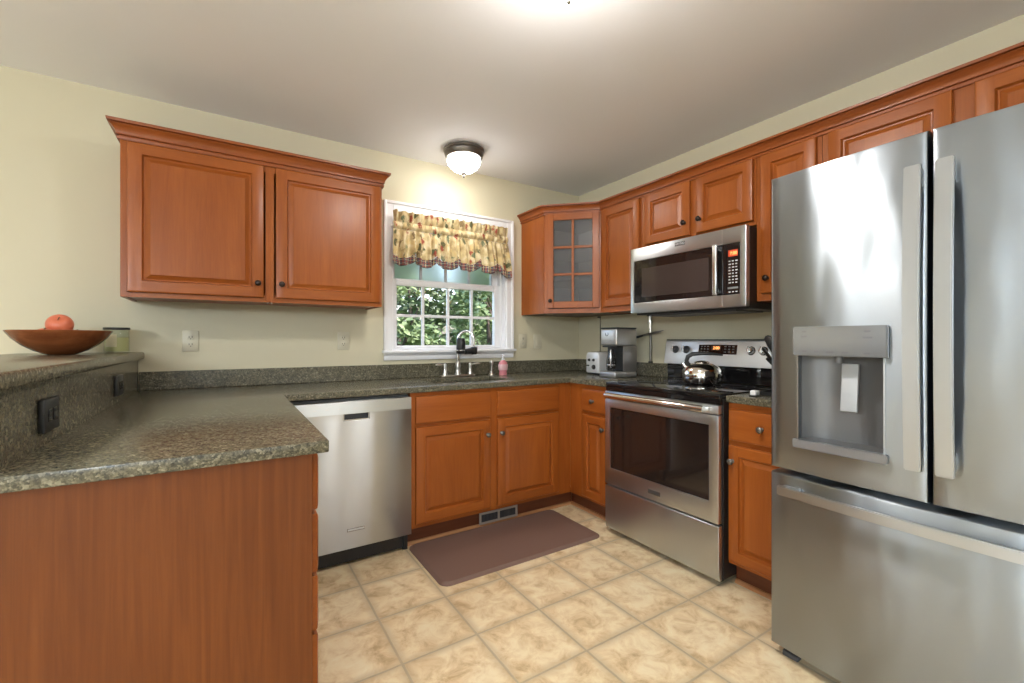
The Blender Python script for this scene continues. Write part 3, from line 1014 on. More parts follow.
sk = thing('base_cabinet', 'cherry sink base cabinet under the window with two doors and two false drawers', 'cabinet', (-1.2, -0.3, 0))
b = MB()
X0, X1 = -1.806, -FB
b.box(X0, X0 + 0.018, -FB + 0.019, -0.004, 0.114, BT, 0)
b.box(X0 + 0.018, X1, -FB + 0.019, -0.004, 0.114, 0.13, 1)
b.box(X1 - 0.018, X1, -FB + 0.019, -0.004, 0.13, BT, 0)
b.box(X0 + 0.018, X1 - 0.018, -0.012, -0.004, 0.13, BT, 0)
b.build('body', ['wood_z', 'wood_x'], sk, 0)
f = MB()
for a, c in ((X0, -1.763), (-1.292, -1.216), (-0.738, X1)):
    f.box(a, c, -FB, -FB + 0.019, 0.114, BT, 0)
for a, c in ((-1.763, -1.292), (-1.216, -0.738)):
    for z0, z1 in ((0.114, 0.158), (0.694, 0.728), (0.866, BT)):
        f.box(a, c, -FB, -FB + 0.019, z0, z1, 1)
f.build('face_frame', ['wood_z', 'wood_x'], sk, 0)
n = (0, -1, 0); u = (1, 0, 0)
drawer_front('false_drawer', (-1.775, -FB - 0.0005, 0.722), u, n, 0.495, 0.157, sk)
drawer_front('false_drawer', (-1.228, -FB - 0.0005, 0.722), u, n, 0.502, 0.157, sk)
d = panel_door('door', (-1.775, -FB - 0.0005, 0.140), u, n, 0.495, 0.562, sk)
knob((-1.306, -FB - 0.0205, 0.610), n, d, 'pewter')
d = panel_door('door', (-1.228, -FB - 0.0005, 0.140), u, n, 0.502, 0.562, sk)
knob((-1.204, -FB - 0.0205, 0.610), n, d, 'pewter')
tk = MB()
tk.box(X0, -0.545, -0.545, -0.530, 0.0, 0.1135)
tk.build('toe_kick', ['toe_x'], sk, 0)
MB().prism([(-0.5455, 0), (-0.563, 0), (-0.561, 0.010), (-0.555, 0.016), (-0.5455, 0.018)], 'x', X0, -0.5635).build('shoe_molding', 'shoe_x', sk, 30)


def right_base(y0, y1, label, dy0, dy1, kn_d, kn_w, toe0):
    t = thing('base_cabinet', label, 'cabinet', (-0.3, (y0 + y1) / 2, 0))
    b = MB()
    b.box(-FB + 0.019, -0.004, y0 - 0.018, y0, 0.114, BT, 0)
    b.box(-FB + 0.019, -0.004, y1, y1 + 0.018, 0.114, BT, 0)
    b.box(-FB + 0.019, -0.004, y1 + 0.018, y0 - 0.018, 0.114, 0.13, 1)
    b.box(-0.012, -0.004, y1 + 0.018, y0 - 0.018, 0.13, BT, 0)
    b.build('body', ['wood_z', 'wood_y'], t, 0)
    f = MB()
    f.box(-FB, -FB + 0.019, dy0 - 0.012, y0, 0.114, BT, 0)
    f.box(-FB, -FB + 0.019, y1, dy1 + 0.012, 0.114, BT, 0)
    for z0, z1 in ((0.114, 0.158), (0.694, 0.728), (0.866, BT)):
        f.box(-FB, -FB + 0.019, dy1 + 0.012, dy0 - 0.012, z0, z1, 1)
    f.build('face_frame', ['wood_z', 'wood_y'], t, 0)
    d = drawer_front('drawer', (-FB - 0.0005, dy0, 0.722), (0, -1, 0), (-1, 0, 0), dy0 - dy1, 0.150, t)
    knob((-FB - 0.0205, (dy0 + dy1) / 2, 0.797), (-1, 0, 0), d, 'pewter')
    d = panel_door('door', (-FB - 0.0005, dy0, 0.135), (0, -1, 0), (-1, 0, 0), dy0 - dy1, 0.562, t, stile=0.05)
    knob((-FB - 0.0205, kn_d, 0.622), (-1, 0, 0), d, 'pewter')
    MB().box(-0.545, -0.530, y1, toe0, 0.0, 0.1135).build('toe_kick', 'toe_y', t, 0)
    MB().prism([(-0.5455, 0), (-0.563, 0), (-0.561, 0.010), (-0.555, 0.016), (-0.5455, 0.018)], 'y', y1, toe0 - 0.002).build('shoe_molding', 'shoe_y', t, 30)
    return t


right_base(-0.6115, -1.030, 'narrow cherry base cabinet in the corner, left of the stove', -0.752, -0.985, -0.965, 0, -0.546)
right_base(-1.816, -2.170, 'cherry base cabinet with one drawer and one door between stove and refrigerator', -1.824, -2.150, -1.846, 0, -1.816)

# ---- peninsula
PX = -2.493
pn = thing('peninsula_cabinet', 'cherry peninsula base cabinet with plain end panel under the granite counter at left', 'cabinet', (-2.78, -1.2, 0))
b = MB()
b.box(-3.090, -2.515, -1.752, -0.66, 0.10, BT, 0)
b.box(-3.090, -2.575, -1.752, -0.66, 0.0, 0.10, 0)
b.build('body', ['wood_z'], pn, 0)
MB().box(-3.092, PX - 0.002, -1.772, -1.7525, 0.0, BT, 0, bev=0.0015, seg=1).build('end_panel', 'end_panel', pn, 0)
f = MB()
f.box(-2.514, PX, -1.752, -1.715, 0.10, BT, 0); f.box(-2.514, PX, -1.21, -1.17, 0.10, BT, 0); f.box(-2.514, PX, -0.70, -0.66, 0.10, BT, 0)
for z0, z1 in ((0.10, 0.14), (0.372, 0.398), (0.536, 0.562), (0.712, 0.738), (0.87, BT)):
    f.box(-2.514, PX, -1.715, -1.21, z0, z1, 1)
for z0, z1 in ((0.10, 0.14), (0.712, 0.738), (0.87, BT)):
    f.box(-2.514, PX, -1.17, -0.70, z0, z1, 1)
f.build('face_frame', ['wood_z', 'wood_y'], pn, 0)
for z0, z1 in ((0.130, 0.379), (0.391, 0.543), (0.555, 0.719), (0.731, 0.888)):
    d = drawer_front('drawer', (PX + 0.0005, -1.735, z0), (0, 1, 0), (1, 0, 0), 0.535, z1 - z0, pn)
    knob((PX + 0.0205, -1.4675, (z0 + z1) / 2), (1, 0, 0), d, 'pewter')
d = drawer_front('drawer', (PX + 0.0005, -1.182, 0.731), (0, 1, 0), (1, 0, 0), 0.49, 0.157, pn)
d = panel_door('door', (PX + 0.0005, -1.182, 0.130), (0, 1, 0), (1, 0, 0), 0.49, 0.589, pn)

# ---- worktops
SX0, SX1, SY0, SY1 = -1.590, -1.035, -0.500, -0.172
xs = [-3.094, -2.458, SX0, SX1, -0.635, -0.001]
ys = [-1.805, -1.029, -0.635, SY0, SY1, -0.001]


def inct(i, j):
    if i == 0: return True
    if j >= 2: return not (i == 2 and j == 3)
    if i == 4: return j >= 1
    return False


ctop = thing('countertop', 'u-shaped dark speckled granite countertop around the sink, peninsula and coffee corner', 'countertop', (-1.5, -0.6, CT - 0.034))
MB().cells(xs, ys, CT - 0.0335, CT, inct, 0, bev=0.004).build('worktop', 'granite', ctop, 30)
SP = 1.037
MB().box(-3.093, -0.0215, -0.021, -0.001, CT + 0.0005, SP, bev=0.002, seg=1).build('backsplash', 'granite', ctop, 0)
MB().box(-0.021, -0.001, -1.029, -0.001, CT + 0.0005, SP, bev=0.002, seg=1).build('backsplash', 'granite', ctop, 0)
MB().box(-3.1165, -3.0945, -1.805, -0.0215, CT - 0.03, 1.104, bev=0.002, seg=1).build('backsplash', 'granite', ctop, 0)
single(MB().box(-0.635, -0.001, -2.172, -1.8155, CT - 0.0335, CT, bev=0.004), 'countertop', 'granite', 'short piece of dark granite countertop between stove and refrigerator', 'countertop')
# raised bar
single(MB().box(-3.56, -3.070, -1.84, -0.002, 1.1055, 1.144, bev=0.010, seg=3), 'bar_top', 'granite', 'raised granite bar ledge along the left side of the peninsula, under the bowl', 'countertop')

# ================================================================ SINK + FAUCET
sink = thing('kitchen_sink', 'dark undermount sink set in the granite below the window', 'sink', (-1.31, -0.33, CT - 0.2))
b = MB()
zt, zb = CT - 0.034, CT - 0.21
def basin(mb, x0, x1, y0, y1):
    r = 0.02
    rings = [(0.0, zt), (0.0, zb + 0.03), (0.01, zb + 0.01), (0.03, zb)]
    vs = []; fs = []
    for i, z in rings:
        vs += [(x0 + i, y0 + i, z), (x1 - i, y0 + i, z), (x1 - i, y1 - i, z), (x0 + i, y1 - i, z)]
    for k in range(3):
        for q in range(4):
            q2 = (q + 1) % 4
            fs.append([k * 4 + q2, k * 4 + q, k * 4 + 4 + q, k * 4 + 4 + q2])
    fs.append([12, 13, 14, 15])
    mb.add(vs, fs)
xm = -1.30
basin(b, SX0 - 0.004, xm - 0.012, SY0 - 0.004, SY1 + 0.004)
basin(b, xm + 0.012, SX1 + 0.004, SY0 - 0.004, SY1 + 0.004)
b.build('basin', 'sink_steel', sink, 30)
b = MB(); b.box(xm - 0.012, xm + 0.012, SY0 - 0.004, SY1 + 0.004, zt - 0.03, zt - 0.001, bev=0.004)
b.build('divider', 'sink_steel', sink, 30)
for dx in (-1.45, -1.17):
    MB().lathe([(0, 0.004), (0.03, 0.003), (0.042, 0.004), (0.045, 0.001)], 24, cx=dx, cy=-0.33, cz=zb).build('drain', 'chrome', sink, 40)

fx, fy = -1.255, -0.092
fa = thing('faucet', 'nickel two-handle gooseneck kitchen faucet behind the sink', 'faucet', (fx, fy, CT))
b = MB(); b.box(fx - 0.135, fx + 0.135, fy - 0.026, fy + 0.026, CT + 0.0003, CT + 0.014, bev=0.006, seg=3)
b.build('base_plate', 'nickel', fa, 40)
col = [(0.0, 0.0145), (0.024, 0.0145), (0.024, 0.022), (0.019, 0.030), (0.018, 0.060), (0.021, 0.080), (0.019, 0.095), (0.0125, 0.112), (0.0, 0.113)]
MB().lathe(col, 24, cx=fx, cy=fy, cz=CT).build('column', 'nickel', fa, 40)
su = Vector((0.8436, -0.537, 0))
R_ = 0.060
pts = [Vector((fx, fy, CT + 0.113))]
pts += [Vector((fx, fy, CT + 0.113 + 0.155 * k / 6)) for k in range(1, 7)]
zc = CT + 0.268
for k in range(1, 13):
    a = PI - PI * k / 12
    pts.append(Vector((fx, fy, zc)) + su * (R_ + R_ * math.cos(a)) + Vector((0, 0, R_ * 1.15 * math.sin(a))))
pts.append(pts[-1] + Vector((0, 0, -0.045)))
MB().tube(pts, 0.0095, 14).build('spout', 'chrome', fa, 60)
tip = pts[-1]
for s in (-1, 1):
    hx = fx + s * 0.103
    h = MB().lathe([(0, 0.0145), (0.020, 0.0145), (0.020, 0.022), (0.015, 0.035), (0.0125, 0.070), (0.015, 0.082), (0.013, 0.096), (0.006, 0.101), (0, 0.101)], 20, cx=hx, cy=fy, cz=CT).build('handle', 'nickel', fa, 40)
    lv = MB().tube([(hx + s * 0.008, fy, CT + 0.088), (hx + s * 0.03, fy - 0.004, CT + 0.092), (hx + s * 0.06, fy - 0.008, CT + 0.094), (hx + s * 0.078, fy - 0.010, CT + 0.093)], [0.006, 0.009, 0.010, 0.006], 12, flat=0.7)
    lv.build('lever', 'nickel', h, 60)

wf = thing('water_filter', 'black water filter attached to the end of the gooseneck faucet', 'filter', (tip.x, tip.y, tip.z - 0.05))
fc = Vector((fx, fy, 0)) + su * 0.026 + Vector((-0.028, -0.050, 0))
b = MB().lathe([(0, tip.z - 0.052), (0.030, tip.z - 0.052), (0.033, tip.z - 0.046), (0.033, tip.z + 0.040), (0.031, tip.z + 0.055), (0.024, tip.z + 0.062), (0, tip.z + 0.063)], 28, cx=fc.x, cy=fc.y)
b.build('cartridge', 'black', wf, 40)
b = MB().tube([(fc.x + 0.03, fc.y - 0.004, tip.z - 0.036), tuple((fc + Vector((tip.x, tip.y, 0))) / 2 + Vector((0, 0, tip.z - 0.034))), (tip.x, tip.y, tip.z - 0.030)], [0.020, 0.021, 0.024], 16)
b.build('connector', 'black', wf, 60)
b = MB().lathe([(0, -0.058), (0.018, -0.058), (0.025, -0.050), (0.026, -0.008), (0.017, -0.002), (0, -0.002)], 24, cx=tip.x, cy=tip.y, cz=tip.z)
b.build('adapter', 'black', wf, 40)
b = MB().lathe([(0.0335, 0.0), (0.0345, 0.001), (0.0345, 0.006), (0.0335, 0.007)], 28, cx=fc.x, cy=fc.y, cz=tip.z - 0.030)
b.build('band', 'chrome', wf, 40)

sp = thing('side_sprayer', 'slim nickel side sprayer standing right of the faucet', 'sprayer', (-0.972, -0.100, CT))
MB().lathe([(0, 0.0005), (0.024, 0.0005), (0.024, 0.006), (0.018, 0.014), (0.014, 0.02), (0.014, 0.032), (0, 0.032)], 24, cx=-0.972, cy=-0.100, cz=CT).build('base', 'nickel', sp, 40)
MB().lathe([(0, 0.0325), (0.011, 0.0325), (0.0125, 0.05), (0.011, 0.075), (0.015, 0.092), (0.017, 0.106), (0.013, 0.113), (0, 0.114)], 24, cx=-0.972, cy=-0.100, cz=CT).build('spray_head', 'nickel', sp, 40)

sx, sy = -0.898, -0.150
so = thing('soap_bottle', 'pink liquid soap bottle with white pump behind the sink', 'bottle', (sx, sy, CT))
def oval(prof, n=28, k=0.62):
    mb = MB().lathe(prof, n)
    mb.v = [(sx + x, sy + y * k, CT + z) for x, y, z in mb.v]
    return mb
oval([(0, 0.0005), (0.030, 0.0005), (0.034, 0.008), (0.031, 0.025), (0.036, 0.05), (0.040, 0.072), (0.034, 0.098), (0.018, 0.112), (0.013, 0.116), (0, 0.116)]).build('bottle_body', 'pink', so, 50)
lb = oval([(0.0375, 0.040), (0.0405, 0.058), (0.0412, 0.074), (0.0395, 0.084)])
lb.build('sticker', 'pale_pink', so, 50)['label'] = 'pale sticker around the soap bottle'
pm = MB().lathe([(0, 0.1165), (0.014, 0.1165), (0.014, 0.128), (0.006, 0.131), (0.005, 0.150), (0.011, 0.152), (0.011, 0.160), (0, 0.162)], 20, cx=sx, cy=sy, cz=CT)
pm.tube([(sx, sy, CT + 0.156), (sx - 0.012, sy - 0.025, CT + 0.155), (sx - 0.014, sy - 0.034, CT + 0.148)], 0.0045, 10)
pm.build('pump', 'white', so, 50)

# ================================================================ DISHWASHER
dw = thing('dishwasher', 'stainless steel dishwasher with pocket handle between peninsula and sink cabinet', 'dishwasher', (-2.13, -0.33, 0))
DX0, DX1 = -2.440, -1.812
MB().box(DX0 + 0.005, DX1 - 0.005, -0.605, -0.03, 0.11, 0.895).build('body', 'dark_grey', dw, 0)
b = MB()
b.cells([DX0, -2.182, -2.046, DX1], [0.105, 0.782, 0.818, 0.822, 0.884], -0.650, -0.606, lambda i, j: not (i == 1 and j == 1), order='xzy', bev=0.0025)
dwd = b.build('door', 'steel_dw', dw, 30)
MB().box(DX0 + 0.001, DX1 - 0.001, -0.6515, -0.6503, 0.8185, 0.8825, bev=0.0004, seg=1).build('control_strip', 'steel', dwd, 0)
hp = MB()
hp.box(-2.180, -2.048, -0.612, -0.607, 0.784, 0.816, 0)
hp.box(-2.180, -2.048, -0.644, -0.612, 0.784, 0.788, 1); hp.box(-2.180, -2.176, -0.644, -0.612, 0.788, 0.816, 1); hp.box(-2.052, -2.048, -0.644, -0.612, 0.788, 0.816, 1)
hp.build('handle_pocket', ['dark_grey', 'steel_lt'], dwd, 0)
for k in range(9):
    xx = -2.39 + 0.06 * k + (0.02 if k > 3 else 0)
    MB().box(xx, xx + 0.018, -0.6521, -0.6516, 0.846, 0.849).build('control_mark', 'pale_ink', dwd, 0)
eb = MB().box(-2.163, -2.071, -0.6525, -0.6502, 0.196, 0.213, bev=0.001, seg=1).build('emblem', 'pewter', dwd, 0)
MB().box(-2.160, -2.074, -0.6532, -0.6526, 0.200, 0.209).build('emblem_face', 'handle_steel', eb, 0)
b = MB(); b.box(DX0 + 0.01, DX1 - 0.03, -0.590, -0.575, 0.012, 0.104); b.box(DX1 - 0.028, DX1 - 0.004, -0.596, -0.57, 0.0005, 0.104)
b.build('toe_panel', 'black', dw, 0)

# ================================================================ STOVE
SY_0, SY_1 = -1.0335, -1.8125
st = thing('stove', 'stainless steel electric stove with black glass cooktop on the right wall', 'stove', (-0.35, (SY_0 + SY_1) / 2, 0))
MB().box(-0.650, -0.035, SY_1, SY_0, 0.035, 0.918).build('body', 'black', st, 0)
for y in (SY_0 - 0.05, SY_1 + 0.05):
    for x in (-0.60, -0.10):
        MB().lathe([(0, 0), (0.018, 0), (0.018, 0.008), (0.010, 0.012), (0.010, 0.0345), (0, 0.0345)], 14, cx=x, cy=y).build('levelling_foot', 'black', st, 40)
b = MB(); b.box(-0.676, -0.045, SY_1 + 0.001, SY_0 - 0.001, 0.9185, 0.944, bev=0.006, seg=3)
ckt = b.build('cooktop', 'black_gloss', st, 30)
for x, y, r in ((-0.50, -1.23, 0.105), (-0.50, -1.62, 0.085), (-0.24, -1.23, 0.075), (-0.24, -1.62, 0.105)):
    rg = MB()
    for rr in (r, r * 0.62):
        rg.lathe([(rr, 0.0002), (rr + 0.0025, 0.0004), (rr + 0.0025, 0.0002)], 40, cx=x, cy=y, cz=0.944)
    rg.build('burner_ring', 'ink', ckt, 0)
b = MB().box(-0.676, -0.651, SY_1 + 0.003, SY_0 - 0.003, 0.893, 0.918)
b.build('front_lip', 'black_gloss', st, 0)
dy0, dy1 = SY_0 - 0.004, SY_1 + 0.004
# upper strip behind the handle, oven door, drawer
tr = MB().box(-0.685, -0.651, dy1, dy0, 0.845, 0.889, bev=0.003).build('vent_trim', 'steel', st, 30)
b = MB().cells([dy1, dy1 + 0.052, dy0 - 0.046, dy0], [0.310, 0.412, 0.789, 0.840], -0.685, -0.651, lambda i, j: not (i == 1 and j == 1), order='yzx', bev=0.003)
od = b.build('oven_door', 'steel', st, 30)
ow = MB().box(-0.6825, -0.655, dy1 + 0.053, dy0 - 0.047, 0.413, 0.788, bev=0.002, seg=1).build('oven_window', 'oven_glass', od, 0)
hb = MB()
hb.tube([(-0.728, dy0 - 0.048, 0.868), (-0.728, -1.4, 0.868), (-0.728, dy1 + 0.050, 0.868)], 0.018, 20)
for y in (dy0 - 0.065, dy1 + 0.066):
    hb.box(-0.728, -0.6855, y - 0.010, y + 0.010, 0.858, 0.878, bev=0.003)
hb.build('handle', 'chrome', od, 40)
eb = MB().box(-0.6875, -0.6853, -1.464, -1.379, 0.344, 0.368, bev=0.001, seg=1).build('emblem', 'pewter', od, 0)
lettering('emblem_lettering', 'MAYTAG', 0.020, (-0.6877, -1.4215, 0.356), (0, -1, 0), (-1, 0, 0), eb, 'ink')
b = MB().prism([(-0.651, 0.032), (-0.676, 0.032), (-0.682, 0.06), (-0.684, 0.292), (-0.682, 0.299), (-0.651, 0.299)], 'y', dy1, dy0, bev=0.002, seg=1)
b.build('storage_drawer', 'steel', st, 30)
# back guard
yb0, yb1 = -1.014, -1.795
b = MB(); b.box(-0.060, -0.024, SY_1 + 0.002, -1.020, 0.9445, 1.045)
b.prism([(-0.100, 1.046), (-0.072, 1.204), (-0.066, 1.210), (-0.024, 1.210), (-0.024, 1.046)], 'y', SY_1 + 0.002, SY_1 + 0.006)
b.build('back_riser', 'black_gloss', st, 0)
slope = math.atan2(0.028, 0.158)
b = MB(); b.prism([(-0.100, 1.046), (-0.072, 1.200), (-0.066, 1.206), (-0.024, 1.206), (-0.024, 1.046)], 'y', SY_1 + 0.0065, -1.018, bev=0.003, seg=2)
bgd = b.build('back_guard', 'guard_steel', st, 30)
b = MB().box(-0.068, -0.022, SY_1 + 0.003, -1.017, 1.2065, 1.2125, bev=0.002, seg=1)
b.build('top_cap', 'black', bgd, 0)
gn = Vector((-math.cos(slope), 0, math.sin(slope))); gv = Vector((math.sin(slope), 0, math.cos(slope)))
def gpt(y, z, w=0.0):  # a point on the sloped face
    return Vector((-0.100 + 0.028 * (z - 1.046) / 0.154, y, z)) + gn * w
def slopebox(mb, y0, y1, z0, z1, w0, w1, mi=0):
    vs = [gpt(y, z, w) for w in (w0, w1) for (y, z) in ((y0, z0), (y1, z0), (y1, z1), (y0, z1))]
    mb.add(vs, [[0, 1, 2, 3], [7, 6, 5, 4], [0, 4, 5, 1], [1, 5, 6, 2], [2, 6, 7, 3], [3, 7, 4, 0]], mi)
b = MB(); slopebox(b, -1.284, -1.544, 1.119, 1.178, 0.0003, 0.0025)
dp = b.build('display_panel', 'black_gloss', bgd, 0)
b = MB(); slopebox(b, -1.375, -1.440, 1.142, 1.174, 0.0026, 0.0030)
ds = b.build('display_screen', plain('dim_screen', (0.06, 0.02, 0.008), 0.3), dp, 0)
vs, fs = text_mesh('2:00', 0.026)
mt = Matrix.Translation(gpt(-1.408, 1.157, 0.0034)) @ Matrix(((0, gv.x, gn.x, 0), (-1, gv.y, gn.y, 0), (0, gv.z, gn.z, 0), (0, 0, 0, 1)))
MB().add([mt @ v for v in vs], fs).build('digits', 'orange_led', dp, 0)
for k in range(3):
    for j in range(3):
        b = MB(); slopebox(b, -1.300 - 0.022 * k, -1.312 - 0.022 * k, 1.130 + 0.017 * j, 1.136 + 0.017 * j, 0.0026, 0.0029)
        b.build('button', 'dim_ink', dp, 0)
        b = MB(); slopebox(b, -1.462 - 0.026 * k, -1.476 - 0.026 * k, 1.130 + 0.017 * j, 1.137 + 0.017 * j, 0.0026, 0.0029)
        b.build('button', 'dim_ink', dp, 0)
q = Vector((0, 0, 1)).rotation_difference(gn).to_matrix().to_4x4()
for y, mn in ((-1.105, 'pewter'), (-1.190, 'pewter'), (-1.633, 'white'), (-1.706, 'white')):
    mt = Matrix.Translation(gpt(y, 1.144, 0.0005)) @ q
    kb = MB().lathe([(0, 0), (0.026, 0), (0.026, 0.004), (0.021, 0.008), (0.019, 0.026), (0.015, 0.030), (0, 0.030)], 28, mat=mt)
    ko = kb.build('control_knob', 'steel_lt' if mn == 'white' else 'dark_grey', bgd, 40)
    gr = MB(); gr.box(-0.021, 0.021, -0.0045, 0.0045, 0.0305, 0.040, bev=0.002, mat=mt)
    gr.build('grip', 'steel_lt' if mn == 'white' else 'steel_lt', ko, 40)
    if mn != 'white': ko['label'] = 'dark control knob at the left end'

# ================================================================ MICROWAVE
MY0, MY1 = -1.006, -1.794
MZ0, MZ1 = 1.386, 1.811
mw = thing('microwave', 'stainless steel over-the-range microwave hanging between cabinets above the stove', 'microwave', (-0.21, (MY0 + MY1) / 2, MZ0))
b = MB(); b.box(-0.385, -0.003, MY1 + 0.0, MY0 - 0.02, MZ0 - 0.012, MZ1 - 0.002, bev=0.003, seg=1)
b.build('body', 'black', mw, 0)
b = MB().cells([MY1, MY1 + 0.034, -1.686, -1.596, -1.036, MY0], [MZ0, 1.452, 1.728, MZ1], -0.420, -0.386,
               lambda i, j: not (j == 1 and i in (1, 2, 3)), order='yzx', bev=0.003)
fr = b.build('front_frame', 'steel', mw, 30)
b = MB().box(-0.418, -0.389, -1.684, -1.037, 1.453, 1.727, bev=0.002, seg=1)
wd = b.build('door_window', 'black_gloss', mw, 0)
b = MB().box(-0.4188, -0.4181, -1.578, -1.10, 1.487, 1.672)
b.build('window_mesh', plain('mesh_screen', (0.045, 0.035, 0.032), 0.12, spec=0.6), wd, 0)
b = MB().box(-0.4215, -0.389, MY1 + 0.035, -1.6855, 1.453, 1.727, bev=0.002, seg=1)
cp = b.build('control_panel', 'black_gloss', mw, 0)
b = MB().box(-0.4222, -0.4217, -1.750, -1.697, 1.655, 1.690)
b.build('display_screen', 'red_led', cp, 0)
lettering('digits', '7:00', 0.024, (-0.4226, -1.727, 1.671), (0, -1, 0), (-1, 0, 0), cp, 'orange_led')
for k in range(3):
    for j in range(8):
        yy = -1.699 - 0.019 * k; zz = 1.512 + 0.0165 * j
        w = 0.010 if (j + k) % 3 else 0.013
        MB().box(-0.4221, -0.4217, yy - w, yy, zz, zz + 0.006).build('button', 'pale_ink', cp, 0)
MB().box(-0.4221, -0.4217, -1.752, -1.694, 1.482, 1.492).build('button', 'dim_ink', cp, 0)
for k in range(3):
    MB().box(-0.4221, -0.4217, -1.710 - 0.019 * k, -1.700 - 0.019 * k, 1.463, 1.469).build('button', 'pale_ink', cp, 0)
hb = MB()
hb.box(-0.452, -0.438, -1.646, -1.620, 1.452, 1.730, bev=0.005, seg=3)
hb.box(-0.438, -0.4185, -1.643, -1.623, 1.462, 1.487, bev=0.003); hb.box(-0.438, -0.4185, -1.643, -1.623, 1.695, 1.720, bev=0.003)
hb.build('handle', 'steel_lt', wd, 40)
b = MB().box(-0.4213, -0.4203, -1.6615, -1.6605, MZ0 + 0.002, 1.450)
b.build('door_seam', 'white', fr, 0)
b = MB().box(-0.4213, -0.4203, -1.6615, -1.6605, 1.730, MZ1 - 0.002)
b.build('door_seam', 'white', fr, 0)
eb = MB().box(-0.4222, -0.4203, -1.427, -1.356, 1.771, 1.794, bev=0.0008, seg=1).build('emblem', 'ink', fr, 0)
lettering('emblem_lettering', 'MAYTAG', 0.017, (-0.4226, -1.3915, 1.7825), (0, -1, 0), (-1, 0, 0), eb, 'pale_ink')
b = MB(); b.box(-0.37, -0.10, MY1 + 0.08, MY0 - 0.09, MZ0 - 0.020, MZ0 - 0.0125, bev=0.003, seg=1)
b.build('bottom_vent', 'dark_grey', mw, 0)

# ================================================================ REFRIGERATOR
fr_yc, fr_hw = -2.645, 0.457
def fx_(y):
    t = (y - fr_yc) / fr_hw
    return -0.918 - 0.022 * (1 - t * t)
fg = thing('refrigerator', 'large stainless steel french-door refrigerator with bottom freezer at the right', 'refrigerator', (-0.45, fr_yc, 0))
b = MB(); b.box(-0.825, -0.03, -3.098, -2.192, 0.03, 1.80, bev=0.004, seg=1)
b.build('body', 'dark_grey', fg, 0)
for y in (-2.23, -3.06):
    MB().box(-0.86, -0.72, y - 0.03, y + 0.03, 1.8005, 1.822, bev=0.004).build('hinge_cover', 'dark_grey', fg, 30)
b = MB(); b.box(-0.862, -0.826, -3.09, -2.20, 0.004, 0.034, bev=0.002, seg=1)
b.build('base_grille', 'dark_grey', fg, 0)
MB().box(-0.895, -0.8625, -2.262, -2.206, 0.0005, 0.020, bev=0.004).build('levelling_foot', 'dark_grey', fg, 0)


def curved_door(y0, y1, z0, z1, hole=None):
    """front curved in plan; y0 > y1; hole = (ya, yb, za, zb)"""
    r = 0.010
    yy = [(y0, r), (y0 - r * 0.3, r * 0.3), (y0 - r, 0)]
    inner = []
    N = 14
    for k in range(1, N): inner.append(y0 - r + (y1 + r - (y0 - r)) * k / N)
    if hole: inner = sorted(set([y for y in inner if abs(y - hole[0]) > 0.012 and abs(y - hole[1]) > 0.012] + [hole[0], hole[1]]), reverse=True)
    yy += [(y, 0) for y in inner]
    yy += [(y1 + r, 0), (y1 + r * 0.3, r * 0.3), (y1, r)]
    zz = [(z0, r), (z0 + r * 0.3, r * 0.3), (z0 + r, 0)]
    if hole: zz += [(hole[2], 0), (hole[3], 0)]
    zz += [(z1 - r, 0), (z1 - r * 0.3, r * 0.3), (z1, r)]
    xb = -0.827
    mb = MB(); vs = []; fs = []
    nz = len(zz)
    for y, dy in yy:
        for z, dz in zz:
            vs.append((fx_(y) + max(dy, dz), y, z))
    for i in range(len(yy) - 1):
        for j in range(nz - 1):
            if hole and hole[1] - 1e-6 <= yy[i + 1][0] and yy[i][0] <= hole[0] + 1e-6 and zz[j][0] >= hole[2] - 1e-6 and zz[j + 1][0] <= hole[3] + 1e-6:
                continue
            fs.append([i * nz + j, (i + 1) * nz + j, (i + 1) * nz + j + 1, i * nz + j + 1])
    ny = len(yy)
    o = len(vs)
    border = [i * nz for i in range(ny)] + [(ny - 1) * nz + j for j in range(1, nz)] + [i * nz + nz - 1 for i in range(ny - 2, -1, -1)] + [j for j in range(nz - 2, 0, -1)]
    for k in border: vs.append((xb, vs[k][1], vs[k][2]))
    m = len(border)
    for k in range(m):
        k2 = (k + 1) % m
        fs.append([border[k2], border[k], o + k, o + k2])
    fs.append([o + k for k in range(m)])
    mb.add(vs, fs)
    bm = bmesh.new()
    bv = [bm.verts.new(v) for v in mb.v]
    for f in mb.f: bm.faces.new([bv[i] for i in f])
    bmesh.ops.recalc_face_normals(bm, faces=bm.faces[:])
    out = MB(); out.bm(bm)
    return out


HY0, HY1, HZ0, HZ1 = -2.277, -2.537, 0.848, 1.240
ld = curved_door(-2.174, -2.6415, 0.722, 1.832, (HY0, HY1, HZ0, HZ1)).build('left_door', 'steel_fridge', fg, 40)
rd = curved_door(-2.6495, -3.101, 0.722, 1.832).build('right_door', 'steel_fridge', fg, 40)
fd = curved_door(-2.174, -3.101, 0.042, 0.702).build('freezer_drawer', 'steel_fridge', fg, 40)
